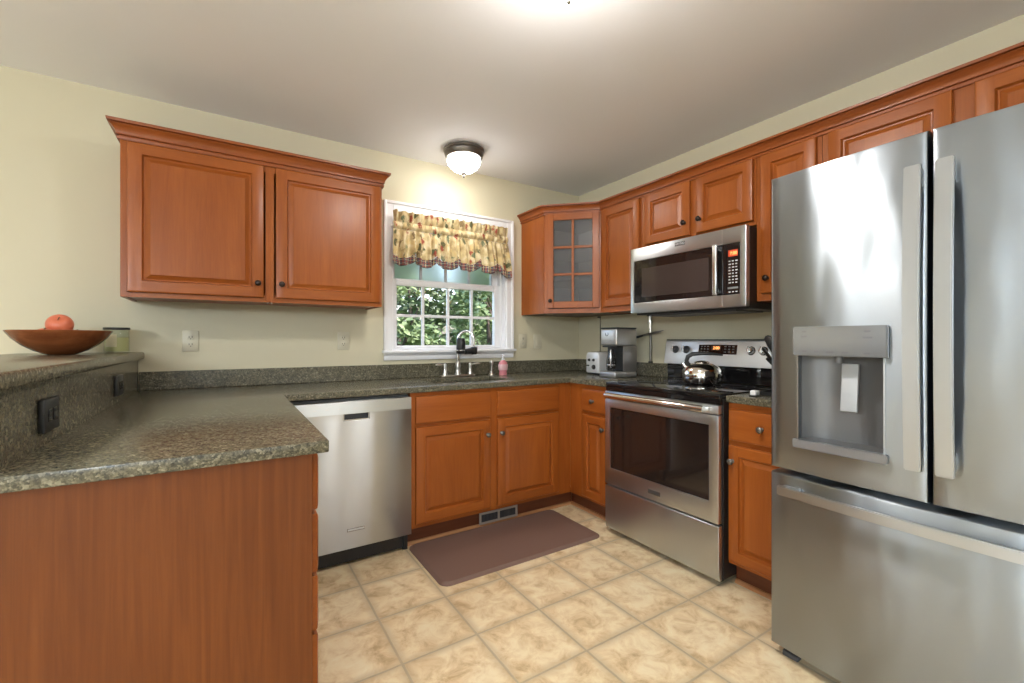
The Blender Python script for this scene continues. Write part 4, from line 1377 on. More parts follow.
# dispenser
def xin(y): return fx_(y)
b = MB()
xb = -0.842
f0, f1 = fx_(HY0), fx_(HY1)
def wallq(mb, pts, mi=0): mb.add(pts, [[0, 1, 2, 3]], mi)
back = []
vs = []; fs = []
K = 16
for k in range(K + 1):     # concave back of the recess
    t = k / K; y = HY0 + (HY1 - HY0) * t
    xx = xb - (abs(2 * t - 1) ** 4) * 0.055
    for z in (HZ0, 1.152): vs.append((xx, y, z))
for k in range(K): fs.append([2 * k, 2 * k + 1, 2 * k + 3, 2 * k + 2])
b.add(vs, fs)
fl = [(fx_(HY0), HY0, HZ0)]
for z in (HZ0, 1.152):
    o = [(-0.842 - (abs(2 * k / K - 1) ** 4) * 0.055, HY0 + (HY1 - HY0) * k / K, z) for k in range(K + 1)]
    ffr = [(fx_(HY0 + (HY1 - HY0) * k / K) + 0.002, HY0 + (HY1 - HY0) * k / K, z) for k in range(K + 1)]
    b.add(o + ffr, [[k, k + 1, K + 2 + k, K + 1 + k] for k in range(K)])
for y in (HY0, HY1):
    wallq(b, [(fx_(y) + 0.002, y, HZ0), (xb - 0.055, y, HZ0), (xb - 0.055, y, 1.152), (fx_(y) + 0.002, y, 1.152)])
rc = b.build('dispenser_recess', 'recess_grey', ld, 40)
def curved_plate(y0, y1, z0, z1, w0, w1, n=10):
    """plate that follows the door's curve, between w0 and w1 in front of it"""
    vs = []; fs = []
    for k in range(n + 1):
        y = y0 + (y1 - y0) * k / n; x = fx_(y)
        vs += [(x - w0, y, z0), (x - w1, y, z0), (x - w1, y, z1), (x - w0, y, z1)]
    for k in range(n):
        a = k * 4
        for q in range(4):
            q2 = (q + 1) % 4
            fs.append([a + q, a + q2, a + 4 + q2, a + 4 + q])
    fs += [[0, 3, 2, 1], [n * 4, n * 4 + 1, n * 4 + 2, n * 4 + 3]]
    bm = bmesh.new(); bv = [bm.verts.new(v) for v in vs]
    for f in fs: bm.faces.new([bv[i] for i in f])
    bmesh.ops.recalc_face_normals(bm, faces=bm.faces[:])
    es = [e for e in bm.edges if len(e.link_faces) == 2 and e.calc_face_angle(0) > 0.6]
    bmesh.ops.bevel(bm, geom=es, offset=0.002, segments=2, affect='EDGES')
    m = MB(); m.bm(bm); return m
pnl = curved_plate(-2.264, -2.549, 1.152, 1.256, 0.0005, 0.013).build('dispenser_panel', 'panel_grey', ld, 30)
curved_plate(-2.2675, -2.5455, 1.1555, 1.2525, 0.0131, 0.0136).build('panel_face', plain('panel_face_grey', (0.26, 0.265, 0.275), 0.10, 0.4), pnl, 30)
b = MB()
for (yy, zz, w) in ((-2.298, 1.236, 0.014), (-2.296, 1.218, 0.018), (-2.300, 1.166, 0.012), (-2.338, 1.165, 0.014), (-2.376, 1.164, 0.024), (-2.424, 1.163, 0.020), (-2.488, 1.234, 0.018), (-2.484, 1.214, 0.026), (-2.486, 1.162, 0.018)):
    xq = fx_(yy - w / 2) - 0.0144
    MB().box(xq, xq + 0.0006, yy - w, yy, zz, zz + 0.0055).build('panel_mark', 'ink', pnl, 0)
curved_plate(-2.267, -2.548, 0.818, 0.8475, 0.0005, 0.020).build('drip_tray', 'panel_grey', ld, 30)
b = MB(); b.prism([(-0.896, 1.128), (-0.912, 0.964), (-0.905, 0.962), (-0.888, 1.128)], 'y', -2.455, -2.404, bev=0.002, seg=1)
b.build('paddle', 'handle_steel', rc, 30)
b = MB().lathe([(0, 1.130), (0.012, 1.130), (0.013, 1.1515), (0, 1.1515)], 18, cx=-0.905, cy=-2.398)
b.build('spout', 'recess_grey', rc, 40)
ed = MB()
for y in (HY0, HY1):
    s = 1 if y == HY0 else -1
    x = fx_(y); ed.box(x - 0.003, x + 0.02, y - 0.0025, y + 0.0025, HZ0, 1.1515)
ed.build('recess_edge', 'handle_steel', rc, 0)


def bar_handle(name, y0, y1, z0, z1, par, vertical=True):
    b = MB(); n = 16; vs = []; fs = []
    for k in range(n + 1):
        t = k / n
        bow = 0.016 * (1 - (2 * t - 1) ** 2)
        if vertical:
            z = z0 + (z1 - z0) * t; x = fx_((y0 + y1) / 2) - 0.050 - bow
            ring = [(x, y0, z), (x, y1, z), (x + 0.016, y1, z), (x + 0.016, y0, z)]
        else:
            y = y0 + (y1 - y0) * t; x = fx_(y) - 0.052
            ring = [(x, y, z0), (x, y, z1), (x + 0.016, y, z1), (x + 0.016, y, z0)]
        vs += ring
    for k in range(n):
        for q in range(4):
            q2 = (q + 1) % 4
            fs.append([k * 4 + q, k * 4 + q2, k * 4 + 4 + q2, k * 4 + 4 + q])
    fs += [[0, 1, 2, 3], [n * 4 + 3, n * 4 + 2, n * 4 + 1, n * 4]]
    bm = bmesh.new(); bv = [bm.verts.new(v) for v in vs]
    for f in fs: bm.faces.new([bv[i] for i in f])
    bmesh.ops.recalc_face_normals(bm, faces=bm.faces[:])
    es = [e for e in bm.edges if len(e.link_faces) == 2 and e.calc_face_angle(0) > 0.6]
    bmesh.ops.bevel(bm, geom=es, offset=0.003, segments=2, affect='EDGES')
    b.bm(bm)
    if vertical:
        xm_ = fx_((y0 + y1) / 2)
        for za, zb_ in ((z0 + 0.008, z0 + 0.06), (z1 - 0.06, z1 - 0.008)):
            b.box(xm_ - 0.040, xm_ - 0.0005, min(y0, y1) + 0.006, max(y0, y1) - 0.006, za, zb_, bev=0.003)
    else:
        for ya in (y0 - 0.035, y1 + 0.035):
            x = fx_(ya); b.box(x - 0.040, x - 0.0005, ya - 0.03, ya + 0.03, z0 + 0.005, z1 - 0.005, bev=0.003)
    return b.build(name, 'handle_steel', par, 30)


bar_handle('handle', -2.598, -2.638, 0.822, 1.724, ld)
bar_handle('handle', -2.668, -2.708, 0.820, 1.724, rd)
bar_handle('handle', -2.225, -3.065, 0.636, 0.670, fd, False)

# ================================================================ SMALL THINGS ON THE RIGHT COUNTER
# coffee maker
cf = thing('coffee_maker', 'tall stainless coffee maker with glass carafe on the counter left of the stove', 'coffee maker', (-0.265, -0.75, CT))
KX0, KX1, KY0, KY1 = -0.372, -0.162, -0.832, -0.668
KT = CT + 0.362
MB().box(KX0 - 0.014, KX1, KY0, KY1, CT + 0.0005, CT + 0.044, bev=0.012, seg=3).build('base', 'brew_steel', cf, 35)
b = MB(); b.box(-0.300, KX1, KY0, KY1, CT + 0.0445, CT + 0.2295, bev=0.006, seg=2)
b.build('tank', 'coffee_steel', cf, 35)
MB().box(KX0, KX1, KY0, KY1, CT + 0.230, KT - 0.010, bev=0.012, seg=3).build('brew_head', 'brew_steel', cf, 35)
MB().box(KX0 + 0.002, KX1 - 0.002, KY0 + 0.002, KY1 - 0.002, KT - 0.0095, KT, bev=0.003).build('lid', 'black', cf, 35)
MB().box(-0.304, -0.3005, KY0 + 0.008, KY1 - 0.008, CT + 0.045, CT + 0.229).build('cavity_back', 'black', cf, 0)
b = MB(); b.box(KX0 + 0.012, -0.3045, KY0 + 0.008, KY1 - 0.008, CT + 0.218, CT + 0.2295, bev=0.004)
b.build('filter_basket', 'black', cf, 30)
em = MB().tube([(KX0 - 0.0006, -0.735 + 0.014 * math.sin(a), CT + 0.315 + 0.014 * math.cos(a)) for a in [0.9 + k * (2 * PI - 1.8) / 14 for k in range(15)]], 0.0022, 8)
em.build('emblem', 'ink', cf, 40)
car = thing('coffee_carafe', 'glass carafe with black handle standing inside the coffee maker', 'carafe', (-0.343, -0.750, CT + 0.0445))
cvx, cvy, cvz = -0.343, -0.750, CT + 0.0445

MB().lathe([(0, 0.0009), (0.0286, 0.0009), (0.034, 0.011), (0.036, 0.046), (0.034, 0.0874), (0.0272, 0.1196), (0.0231, 0.138), (0.0218, 0.138), (0.0258, 0.1178), (0.0326, 0.0865), (0.0347, 0.046), (0.0326, 0.0129), (0, 0.0037)], 28, cx=cvx, cy=cvy, cz=cvz).build('glass_jug', 'carafe_glass', car, 50)
MB().lathe([(0, 0.1385), (0.0245, 0.1385), (0.0258, 0.1518), (0.0204, 0.1619), (0, 0.1638)], 28, cx=cvx, cy=cvy, cz=cvz).build('lid', 'black', car, 40)
MB().lathe([(0.0364, 0.0405), (0.0371, 0.0414), (0.0371, 0.0506), (0.0364, 0.0515)], 28, cx=cvx, cy=cvy, cz=cvz).build('band', 'steel_lt', car, 40)
dvx, dvy = -0.75, -0.66
MB().tube([(cvx + dvx * 0.022, cvy + dvy * 0.022, cvz + 0.152), (cvx + dvx * 0.046, cvy + dvy * 0.046, cvz + 0.150), (cvx + dvx * 0.056, cvy + dvy * 0.056, cvz + 0.10), (cvx + dvx * 0.048, cvy + dvy * 0.048, cvz + 0.03)], [0.007, 0.008, 0.008, 0.006], 12, flat=1.3).build('handle', 'steel_lt', car, 50)

# toaster
to = thing('toaster', 'small silver toaster in the corner left of the coffee maker', 'toaster', (-0.16, -0.482, CT))
b = MB(); b.prism([(-0.409, CT + 0.012), (-0.409, CT + 0.150), (-0.425, CT + 0.176), (-0.540, CT + 0.176), (-0.556, CT + 0.150), (-0.556, CT + 0.012)], 'x', -0.280, -0.040, bev=0.010, seg=3)
b.build('body', 'silver', to, 40)
MB().box(-0.274, -0.046, -0.550, -0.415, CT + 0.0005, CT + 0.0115, bev=0.003, seg=1).build('base', 'black', to, 30)
for y in (-0.512, -0.455):
    MB().box(-0.252, -0.068, y - 0.012, y + 0.012, CT + 0.1755, CT + 0.1775, bev=0.0006, seg=1).build('slot', 'black', to, 0)
for y, z, r in ((-0.450, CT + 0.115, 0.011), (-0.500, CT + 0.115, 0.011), (-0.500, CT + 0.060, 0.019)):
    mt = Matrix.Translation((-0.2803, y, z)) @ Vector((0, 0, 1)).rotation_difference(Vector((-1, 0, 0))).to_matrix().to_4x4()
    MB().lathe([(0, 0), (r, 0), (r * 0.9, 0.008), (r * 0.6, 0.014), (0, 0.015)], 20, mat=mt).build('dial', 'black', to, 40)
b = MB(); b.box(-0.296, -0.2805, -0.451, -0.429, CT + 0.066, CT + 0.076, bev=0.003)
b.build('lever', 'black', to, 30)

# kettle
kx, ky, kz = -0.275, -1.438, 0.9445
kt = thing('kettle', 'polished round kettle with black handle standing on the cooktop', 'kettle', (kx, ky, kz))
b = MB().lathe([(0, 0.001), (0.088, 0.001), (0.098, 0.006), (0.111, 0.028), (0.116, 0.052), (0.111, 0.080), (0.094, 0.104), (0.066, 0.120), (0.042, 0.125), (0, 0.125)], 44, cx=kx, cy=ky, cz=kz)
kbod = b.build('body', 'chrome', kt, 50)
b = MB().lathe([(0, 0.1255), (0.042, 0.1255), (0.044, 0.129), (0.034, 0.136), (0.016, 0.140), (0, 0.141)], 32, cx=kx, cy=ky, cz=kz)
b.build('lid', 'chrome', kt, 50)
kd = Vector((-0.62, 0.785, 0))
def kp(d, z, s=0.0): return Vector((kx, ky, kz)) + kd * d + Vector((0, 0, z))
MB().tube([kp(0.080, 0.085), kp(0.098, 0.108), kp(0.107, 0.126)], [0.022, 0.017, 0.014], 16).build('spout', 'chrome', kt, 60)
MB().tube([kp(0.062, 0.108), kp(0.078, 0.120), kp(0.086, 0.138), kp(0.078, 0.163), kp(0.054, 0.178), kp(0.0, 0.183), kp(-0.06, 0.181), kp(-0.115, 0.174)], [0.012, 0.015, 0.017, 0.018, 0.017, 0.015, 0.012, 0.007], 14, flat=0.75).build('handle', 'black', kt, 60)

# black-handled utensils in a crock, mostly behind the refrigerator
ux, uy = -0.20, -1.935
cr_ = MB().lathe([(0, 0.0005), (0.052, 0.0005), (0.056, 0.006), (0.058, 0.15), (0.061, 0.156), (0.058, 0.158), (0.054, 0.152), (0.051, 0.010), (0, 0.008)], 32, cx=ux, cy=uy, cz=CT)
single(cr_, 'utensil_crock', 'black', 'black utensil crock on the counter behind the refrigerator edge', 'crock', smooth=40)
def spatula(p0, p1, kind, label):
    a, c = Vector(p0), Vector(p1)
    t = thing(kind, label, 'utensil', p0, 'black cooking utensils in the crock')
    m = a.lerp(c, 0.62)
    MB().tube([a, a.lerp(m, 0.5), m], [0.005, 0.0055, 0.006], 10).build('handle', 'black', t, 60)
    d_ = (c - m)
    MB().tube([m + d_ * 0.002, m + d_ * 0.2, m + d_ * 0.55, m + d_ * 0.9, c], [0.007, 0.017, 0.022, 0.020, 0.008], 14, flat=0.35).build('head', 'black', t, 60)
base = Vector((ux, uy, CT + 0.012))
spatula((ux + 0.01, uy + 0.02, CT + 0.018), (-0.215, -1.790, 1.232), 'cooking_spoon', 'black utensil with the highest tip beside the refrigerator edge')
spatula((ux - 0.02, uy + 0.01, CT + 0.018), (-0.240, -1.782, 1.165), 'spatula', 'black utensil in front of the rightmost stove knob')
spatula((ux + 0.0, uy - 0.02, CT + 0.018), (-0.185, -1.776, 1.110), 'ladle', 'black utensil leaning lowest beside the refrigerator edge')
# small white block and dark tray on the counter by the refrigerator
wb = thing('small_dish', 'small white covered dish on the granite right of the stove', 'dish', (-0.56, -1.905, CT))
MB().box(-0.580, -0.540, -1.934, -1.898, CT + 0.0005, CT + 0.006, bev=0.002, seg=1).build('base', 'black', wb, 30)
MB().box(-0.577, -0.543, -1.931, -1.901, CT + 0.0065, CT + 0.030, bev=0.005, seg=3).build('lid', 'white', wb, 30)
tray = MB().box(-0.49, -0.25, -2.09, -1.885, CT + 0.0005, CT + 0.004, bev=0.001, seg=1)
tray.box(-0.49, -0.484, -2.09, -1.885, CT + 0.004, CT + 0.020); tray.box(-0.256, -0.25, -2.09, -1.885, CT + 0.004, CT + 0.020)
tray.box(-0.484, -0.256, -2.09, -2.084, CT + 0.004, CT + 0.020); tray.box(-0.484, -0.256, -1.891, -1.885, CT + 0.004, CT + 0.020)
single(tray, 'serving_tray', 'black', 'dark low tray behind the white dish beside the refrigerator', 'tray', smooth=0)

# metal pole, dark bar and cord strip on the right wall
pl = thing('metal_pole', 'slim metal pole between backsplash and microwave, right of the coffee maker', 'pole', (-0.016, -0.835, SP))
MB().tube([(-0.020, -0.835, SP + 0.0155), (-0.020, -0.835, 1.25)], 0.0085, 14).build('rod', 'pewter', pl, 50)
MB().tube([(-0.020, -0.835, 1.2505), (-0.020, -0.835, 1.413)], 0.0165, 18).build('sleeve', 'chrome', pl, 50)
MB().lathe([(0, 0.0005), (0.017, 0.0005), (0.017, 0.010), (0.010, 0.015), (0, 0.015)], 20, cx=-0.020, cy=-0.835, cz=SP).build('foot', 'black', pl, 40)
kn = thing('wall_utensil', 'thin dark utensil slanting across the metal pole on the right wall', 'utensil', (-0.045, -0.83, 1.24))
MB().tube([(-0.048, -0.690, 1.222), (-0.048, -0.735, 1.232), (-0.048, -0.788, 1.243)], [0.010, 0.012, 0.010], 12, flat=0.8).build('handle', 'black', kn, 50)
b = MB().prism([(-0.789, 1.235), (-0.789, 1.252), (-0.90, 1.272), (-0.985, 1.281), (-0.93, 1.260)], 'x', -0.0495, -0.0475)
b.build('blade', 'pewter', kn, 0)
cs_ = thing('cord_channel', 'narrow wall strip running up the wall behind the coffee maker', 'cord channel', (-0.006, -0.27, 1.04))
MB().box(-0.008, -0.001, -0.284, -0.256, SP + 0.001, 1.398, bev=0.002, seg=1).build('cover', 'wall', cs_, 0)
MB().box(-0.010, -0.001, -0.288, -0.252, 1.3985, 1.411, bev=0.002, seg=1).build('cap', 'dark_grey', cs_, 0)
b = MB(); b.tube([(-0.0105, -0.289, SP + 0.002), (-0.0105, -0.289, 1.396)], 0.0022, 8)
b.build('cord', 'dark_grey', cs_, 40)

# ================================================================ OUTLETS
def outlet(p, n, label, style='duplex', mat='ivory', grp=None, w=0.074, h=0.118):
    n = Vector(n); u = Vector((n.y, -n.x, 0)) if abs(n.y) < 0.5 else Vector((1, 0, 0))
    mt = frame_mat(p, u, n)
    t = thing('wall_switch' if style == 'switch' else 'wall_outlet', label, 'switch' if style == 'switch' else 'outlet', p)
    MB().box(-w / 2, w / 2, -h / 2, h / 2, 0.0006, 0.007, bev=0.003, mat=mt).build('plate', mat, t, 35)
    if style == 'switch':
        MB().box(-0.017, 0.017, -0.034, 0.034, 0.0072, 0.0105, bev=0.002, mat=mt).build('rocker', mat, t, 30)
    else:
        for s in (-1, 1):
            zc = s * 0.0205
            f = MB().box(-0.0165, 0.0165, zc - 0.014, zc + 0.014, 0.0072, 0.0092, bev=0.0015, mat=mt).build('socket', mat, t, 30)
            sl = MB(); sl.box(-0.0085, -0.0055, zc - 0.003, zc + 0.007, 0.0093, 0.0096, mat=mt); sl.box(0.0050, 0.0085, zc - 0.003, zc + 0.008, 0.0093, 0.0096, mat=mt)
            sl.lathe([(0, 0.0097), (0.0028, 0.0097), (0.0028, 0.0093)], 10, mat=mt @ Matrix.Translation((0, zc - 0.0085, 0)))
            sl.build('slots', 'slot' if mat == 'ivory' else 'pale_ink', f, 0)
    return t


outlet((-2.869, 0, 1.203), (0, -1, 0), 'ivory outlet below the left half of the wall cabinet, near the jar')
outlet((-2.047, 0, 1.203), (0, -1, 0), 'ivory outlet on the wall just left of the window')
outlet((-0.617, 0, 1.200), (0, -1, 0), 'ivory outlet on the wall just right of the window')
outlet((-0.465, 0, 1.196), (0, -1, 0), 'ivory rocker switch on the wall below the glass-door corner cabinet', 'switch', w=0.085)
def bar_outlet(y, label):
    p = (-3.0945, y, 1.014)
    mt = frame_mat(p, (0, 1, 0), (1, 0, 0))
    t = thing('wall_outlet', label, 'outlet', p)
    MB().box(-0.060, 0.060, -0.043, 0.043, 0.0006, 0.014, bev=0.003, mat=mt).build('plate', 'black', t, 35)
    for s in (-1, 1):
        f = MB().box(s * 0.0205 - 0.014, s * 0.0205 + 0.014, -0.0165, 0.0165, 0.0142, 0.0162, bev=0.0015, mat=mt).build('socket', 'black_gloss', t, 30)
        sl = MB(); sl.box(s * 0.0205 - 0.003, s * 0.0205 + 0.007, -0.0085, -0.0065, 0.0163, 0.0165, mat=mt); sl.box(s * 0.0205 - 0.003, s * 0.0205 + 0.007, 0.0065, 0.0085, 0.0163, 0.0165, mat=mt)
        sl.build('slots', 'ink', f, 0)
bar_outlet(-1.45, 'black outlet on the granite bar splash nearest the camera')
bar_outlet(-0.57, 'black outlet on the granite bar splash close to the back wall')

# ================================================================ BAR THINGS
BTOP = 1.144
bw = MB()
bcx, bcy = -3.313, -0.36
prof = [(0, 0.0005), (0.062, 0.0005), (0.075, 0.003), (0.120, 0.018), (0.170, 0.043), (0.210, 0.072), (0.236, 0.101), (0.238, 0.105), (0.234, 0.107), (0.228, 0.103), (0.205, 0.079), (0.165, 0.052), (0.115, 0.028), (0.06, 0.015), (0, 0.013)]
bw.lathe([(r * 0.72, z) for r, z in prof], 64, cx=bcx, cy=bcy, cz=BTOP)
single(bw, 'fruit_bowl', 'bowl', 'wide dark wooden fruit bowl on the raised granite bar ledge', 'bowl', smooth=40)
def apple(x, y, z, r, label, tilt):
    r = r * 0.86
    t = thing('apple', label, 'apple', (x, y, z), 'red fruit in the wooden bowl')
    prof = [(0, 0.16 * r)]
    for k in range(1, 17):
        a = PI * k / 17
        rr = math.sin(a) ** 0.92 * r * (1.02 - 0.06 * math.cos(a) * -1)
        zz = r - math.cos(a) * r * 0.96 + (0.10 * r * math.exp(-(a / 0.5) ** 2)) - 0.16 * r * math.exp(-((PI - a) / 0.5) ** 2)
        prof.append((rr, zz))
    prof.append((0, 1.66 * r))
    mt = Matrix.Translation((x, y, z + r)) @ Matrix.Rotation(tilt, 4, 'X') @ Matrix.Translation((0, 0, -r))
    MB().lathe(prof, 28, mat=mt).build('flesh', 'apple', t, 60)
    MB().tube([mt @ Vector((0, 0, 1.62 * r)), mt @ Vector((0.003, 0, 1.85 * r)), mt @ Vector((0.008, 0.002, 2.02 * r))], [0.0022, 0.0018, 0.0024], 8).build('stem', 'stem', t, 40)
ABZ = BTOP + 0.036
apple(bcx - 0.055 * 0.70, bcy + 0.045, ABZ + 0.010, 0.040, 'red apple at the back left of the bowl, mostly hidden by its rim', 0.3)
apple(bcx + 0.045 * 0.70, bcy + 0.055, ABZ + 0.010, 0.040, 'red apple at the right of the bowl, only its top showing', -0.3)
apple(bcx - 0.060 * 0.70, bcy - 0.050, ABZ + 0.011, 0.041, 'red apple low at the left of the bowl behind its rim', 0.5)
apple(bcx - 0.006, bcy + 0.002, ABZ + 0.052, 0.053, 'large red apple on top of the others in the bowl', 0.9)

jx, jy = -3.165, -0.125
jr = thing('candle_jar', 'clear glass jar of pale green wax with black lid on the bar', 'jar', (jx, jy, BTOP))
MB().lathe([(0, 0.0005), (0.046, 0.0005), (0.050, 0.0060), (0.050, 0.1128), (0.048, 0.1152), (0.0465, 0.1128), (0.0465, 0.0084), (0, 0.0060)], 36, cx=jx, cy=jy, cz=BTOP).build('glass', 'jar_glass', jr, 40)
MB().lathe([(0, 0.0066), (0.0455, 0.0086), (0.046, 0.0144), (0.046, 0.0744), (0.044, 0.0768), (0, 0.0744)], 36, cx=jx, cy=jy, cz=BTOP).build('wax', 'wax', jr, 40)
MB().lathe([(0, 0.1158), (0.052, 0.1158), (0.053, 0.1188), (0.052, 0.1272), (0, 0.1284)], 36, cx=jx, cy=jy, cz=BTOP).build('lid', 'black', jr, 40)
# paper sticker on the side facing the camera
vs = []; fs = []
ca = math.atan2(-3.09 - jy, -2.69 - jx)
for k in range(9):
    a = ca - 0.95 + k * 0.085 * 1.4
    for z in (0.030, 0.092): vs.append((jx + 0.0505 * math.cos(a), jy + 0.0505 * math.sin(a), BTOP + z))
for k in range(8): fs.append([2 * k, 2 * k + 2, 2 * k + 3, 2 * k + 1])
MB().add(vs, fs).build('sticker', 'paper', jr, 60)

# ================================================================ FLOOR THINGS
def rounded_rect(x0, x1, y0, y1, r, n=6):
    pts = []
    for cx_, cy_, a0 in ((x1 - r, y1 - r, 0), (x0 + r, y1 - r, PI / 2), (x0 + r, y0 + r, PI), (x1 - r, y0 + r, 1.5 * PI)):
        for k in range(n + 1):
            a = a0 + PI / 2 * k / n
            pts.append((cx_ + r * math.cos(a), cy_ + r * math.sin(a)))
    return pts
m_ = MB()
P1 = rounded_rect(-1.812, -0.752, -1.088, -0.572, 0.05)
P2 = rounded_rect(-1.797, -0.767, -1.073, -0.587, 0.04)
vs = [(x, y, 0.0008) for x, y in P1] + [(x, y, 0.005) for x, y in P1] + [(x, y, 0.015) for x, y in P2]
k = len(P1)
fs = []
for a in range(2):
    for i in range(k):
        i2 = (i + 1) % k
        fs.append([a * k + i, a * k + i2, (a + 1) * k + i2, (a + 1) * k + i])
fs.append(list(range(2 * k, 3 * k))); fs.append(list(range(k))[::-1])
m_.add(vs, fs)
single(m_, 'floor_mat', 'mat', 'brown cushioned kitchen mat with rounded corners on the floor before the sink cabinet', 'mat', smooth=20)

vn = thing('floor_vent', 'grey metal vent grille in the toe kick under the sink cabinet', 'vent', (-1.185, -0.57, 0.02))
b = MB().cells([-1.331, -1.316, -1.192, -1.178, -1.053, -1.038], [0.019, 0.032, 0.080, 0.093], -0.571, -0.5635, lambda i, j: not (j == 1 and i in (1, 3)), order='xzy', bev=0.0015)
b.build('frame', 'vent_metal', vn, 30)
b = MB()
for xa, xb_ in ((-1.316, -1.192), (-1.178, -1.053)):
    for q in range(12):
        xx = xa + (xb_ - xa) * (q + 0.5) / 12
        MB().box(xx - 0.0022, xx + 0.0022, -0.569, -0.5645, 0.0325, 0.0795).build('louvre', 'dark_grey', vn, 0)
MB().box(-1.316, -1.053, -0.5642, -0.5638, 0.0325, 0.0795).build('backing', 'black', vn, 0)

# ================================================================ CEILING LAMPS
def ceiling_lamp(x, y, label, glass='lamp_glass'):
    t = thing('ceiling_lamp', label, 'lamp', (x, y, H), 'ceiling lamps')
    MB().lathe([(0, -0.0005), (0.134, -0.0005), (0.140, -0.006), (0.140, -0.016), (0.133, -0.022), (0.136, -0.030), (0.128, -0.052), (0.120, -0.060), (0.114, -0.060), (0.114, -0.050), (0, -0.050)], 48, cx=x, cy=y, cz=H).build('canopy', 'pewter', t, 40)
    prof = [(0.114, -0.0605)]
    for k in range(1, 13):
        a = PI / 2 * k / 12
        prof.append((0.117 * math.cos(a), -0.061 - 0.096 * math.sin(a) ** 0.9))
    prof[-1] = (0, -0.157)
    MB().lathe(prof, 48, cx=x, cy=y, cz=H).build('glass_dome', glass, t, 60)
    MB().lathe([(0, -0.1575), (0.016, -0.1575), (0.017, -0.163), (0.010, -0.168), (0.006, -0.174), (0.009, -0.180), (0.007, -0.188), (0, -0.192)], 20, cx=x, cy=y, cz=H).build('finial', 'pewter', t, 50)


ceiling_lamp(-1.325, -0.335, 'lit dome ceiling lamp above the sink window', 'sink_lamp_glass')
ceiling_lamp(-1.735, -1.945, 'lit dome ceiling lamp at the top edge, in the middle of the kitchen ceiling')


def pendant(x, y, z, label):  # globe lamp added out of view to brighten ceiling and walls
    t = thing('fill_pendant_lamp', label, 'lamp', (x, y, H), 'added fill globes')
    MB().lathe([(0, -0.0005), (0.06, -0.0005), (0.062, -0.012), (0.03, -0.026), (0, -0.026)], 28, cx=x, cy=y, cz=H).build('canopy', 'pewter', t, 40)
    MB().tube([(x, y, H - 0.0265), (x, y, z + 0.185)], 0.006, 10).build('rod', 'pewter', t, 40)
    MB().lathe([(0, z + 0.1845), (0.04, z + 0.184), (0.045, z + 0.155), (0, z + 0.154)], 24, cx=x, cy=y).build('cap', 'pewter', t, 40)
    prof = [(0, z - 0.16)] + [(0.16 * math.sin(PI * k / 20), z - 0.16 * math.cos(PI * k / 20)) for k in range(1, 19)] + [(0.025, z + 0.152), (0, z + 0.153)]
    MB().lathe(prof, 36, cx=x, cy=y).build('globe', 'fill_glass', t, 60)


pendant(-5.2, -3.2, 1.80, 'lit white globe pendant added unseen as fill over the dining side left of the kitchen')
pendant(-4.2, -5.0, 1.80, 'lit white globe pendant added unseen as fill in the rear of the dining side, behind the kitchen')

# ================================================================ VALANCE
va = thing('valance_curtain', 'gathered floral valance curtain with plaid border across the top of the window', 'curtain', (-1.26, -0.04, 2.1))
VX0, VX1 = -1.728, -0.792
def strip(zf0, zf1, nx, nz, depth, amp, seed, flare=0.0):
    rnd = random.Random(seed)
    ph = [rnd.uniform(0, 6.28) for _ in range(5)]
    vs = []; fs = []; uv = []
    for i in range(nx + 1):
        s = i / nx; x = VX0 + (VX1 - VX0) * s
        g = math.sin(s * 88 + ph[0] + 1.6 * math.sin(s * 13 + ph[1])) * 0.6 + 0.4 * math.sin(s * 151 + ph[2])
        for j in range(nz + 1):
            t = j / nz
            z = zf0(s) + (zf1(s) - zf0(s)) * t
            y = -0.040 - amp(t) * (0.5 + 0.5 * g) - depth(t)
            xx = x + 0.006 * math.sin(s * 60 + ph[3]) * t + flare * t * (s - 0.5) * 2
            vs.append((xx, y, z)); uv.append((s * 1.9, z))
    for i in range(nx):
        for j in range(nz):
            a = i * (nz + 1) + j
            fs.append([a, a + 1, a + nz + 2, a + nz + 1])
    m = MB(); m.add(vs, fs); return m, uv
def scal(s):
    """scalloped lower edge"""
    k = abs(math.sin(PI * (s * 5.6 + 0.08))) ** 0.7
    return 1.765 - 0.042 * k - 0.020 * (s > 0.90)
m, uv = strip(lambda s: 2.108 + 0.004 * math.sin(s * 90), lambda s: 2.036, 260, 6, lambda t: 0.004 * math.sin(t * PI), lambda t: 0.030 * (1 - t) + 0.008, 1)
m.build('header_ruffle', 'valance', va, 60, uv)
m, uv = strip(lambda s: 2.036, lambda s: 1.984, 260, 6, lambda t: 0.012 * math.sin(t * PI), lambda t: 0.011, 2)
m.build('rod_pocket', 'valance', va, 60, uv)
m, uv = strip(lambda s: 1.984, lambda s: scal(s) + 0.055, 300, 16, lambda t: 0.012 * t, lambda t: 0.008 + 0.040 * t ** 0.6, 3, 0.014)
m.build('gathered_skirt', 'valance', va, 60, uv)
m, uv = strip(lambda s: scal(s) + 0.055, lambda s: scal(s) + 0.004, 300, 5, lambda t: 0.012, lambda t: 0.048, 3, 0.0)
m.v = [(x + 0.014 * ((x - VX0) / (VX1 - VX0) - 0.5) * 2, y, z) for x, y, z in m.v]
m.build('plaid_border', 'plaid', va, 60, uv)
m, uv = strip(lambda s: scal(s) + 0.004, lambda s: scal(s), 300, 1, lambda t: 0.0125, lambda t: 0.048, 3, 0.0)
m.v = [(x + 0.014 * ((x - VX0) / (VX1 - VX0) - 0.5) * 2, y, z) for x, y, z in m.v]
m.build('dark_hem', 'hem', va, 60, uv)
MB().tube([(VX0 - 0.006, -0.034, 2.010), (VX1 + 0.006, -0.034, 2.010)], 0.006, 12).build('curtain_rod', 'white', va, 40)
b = MB()
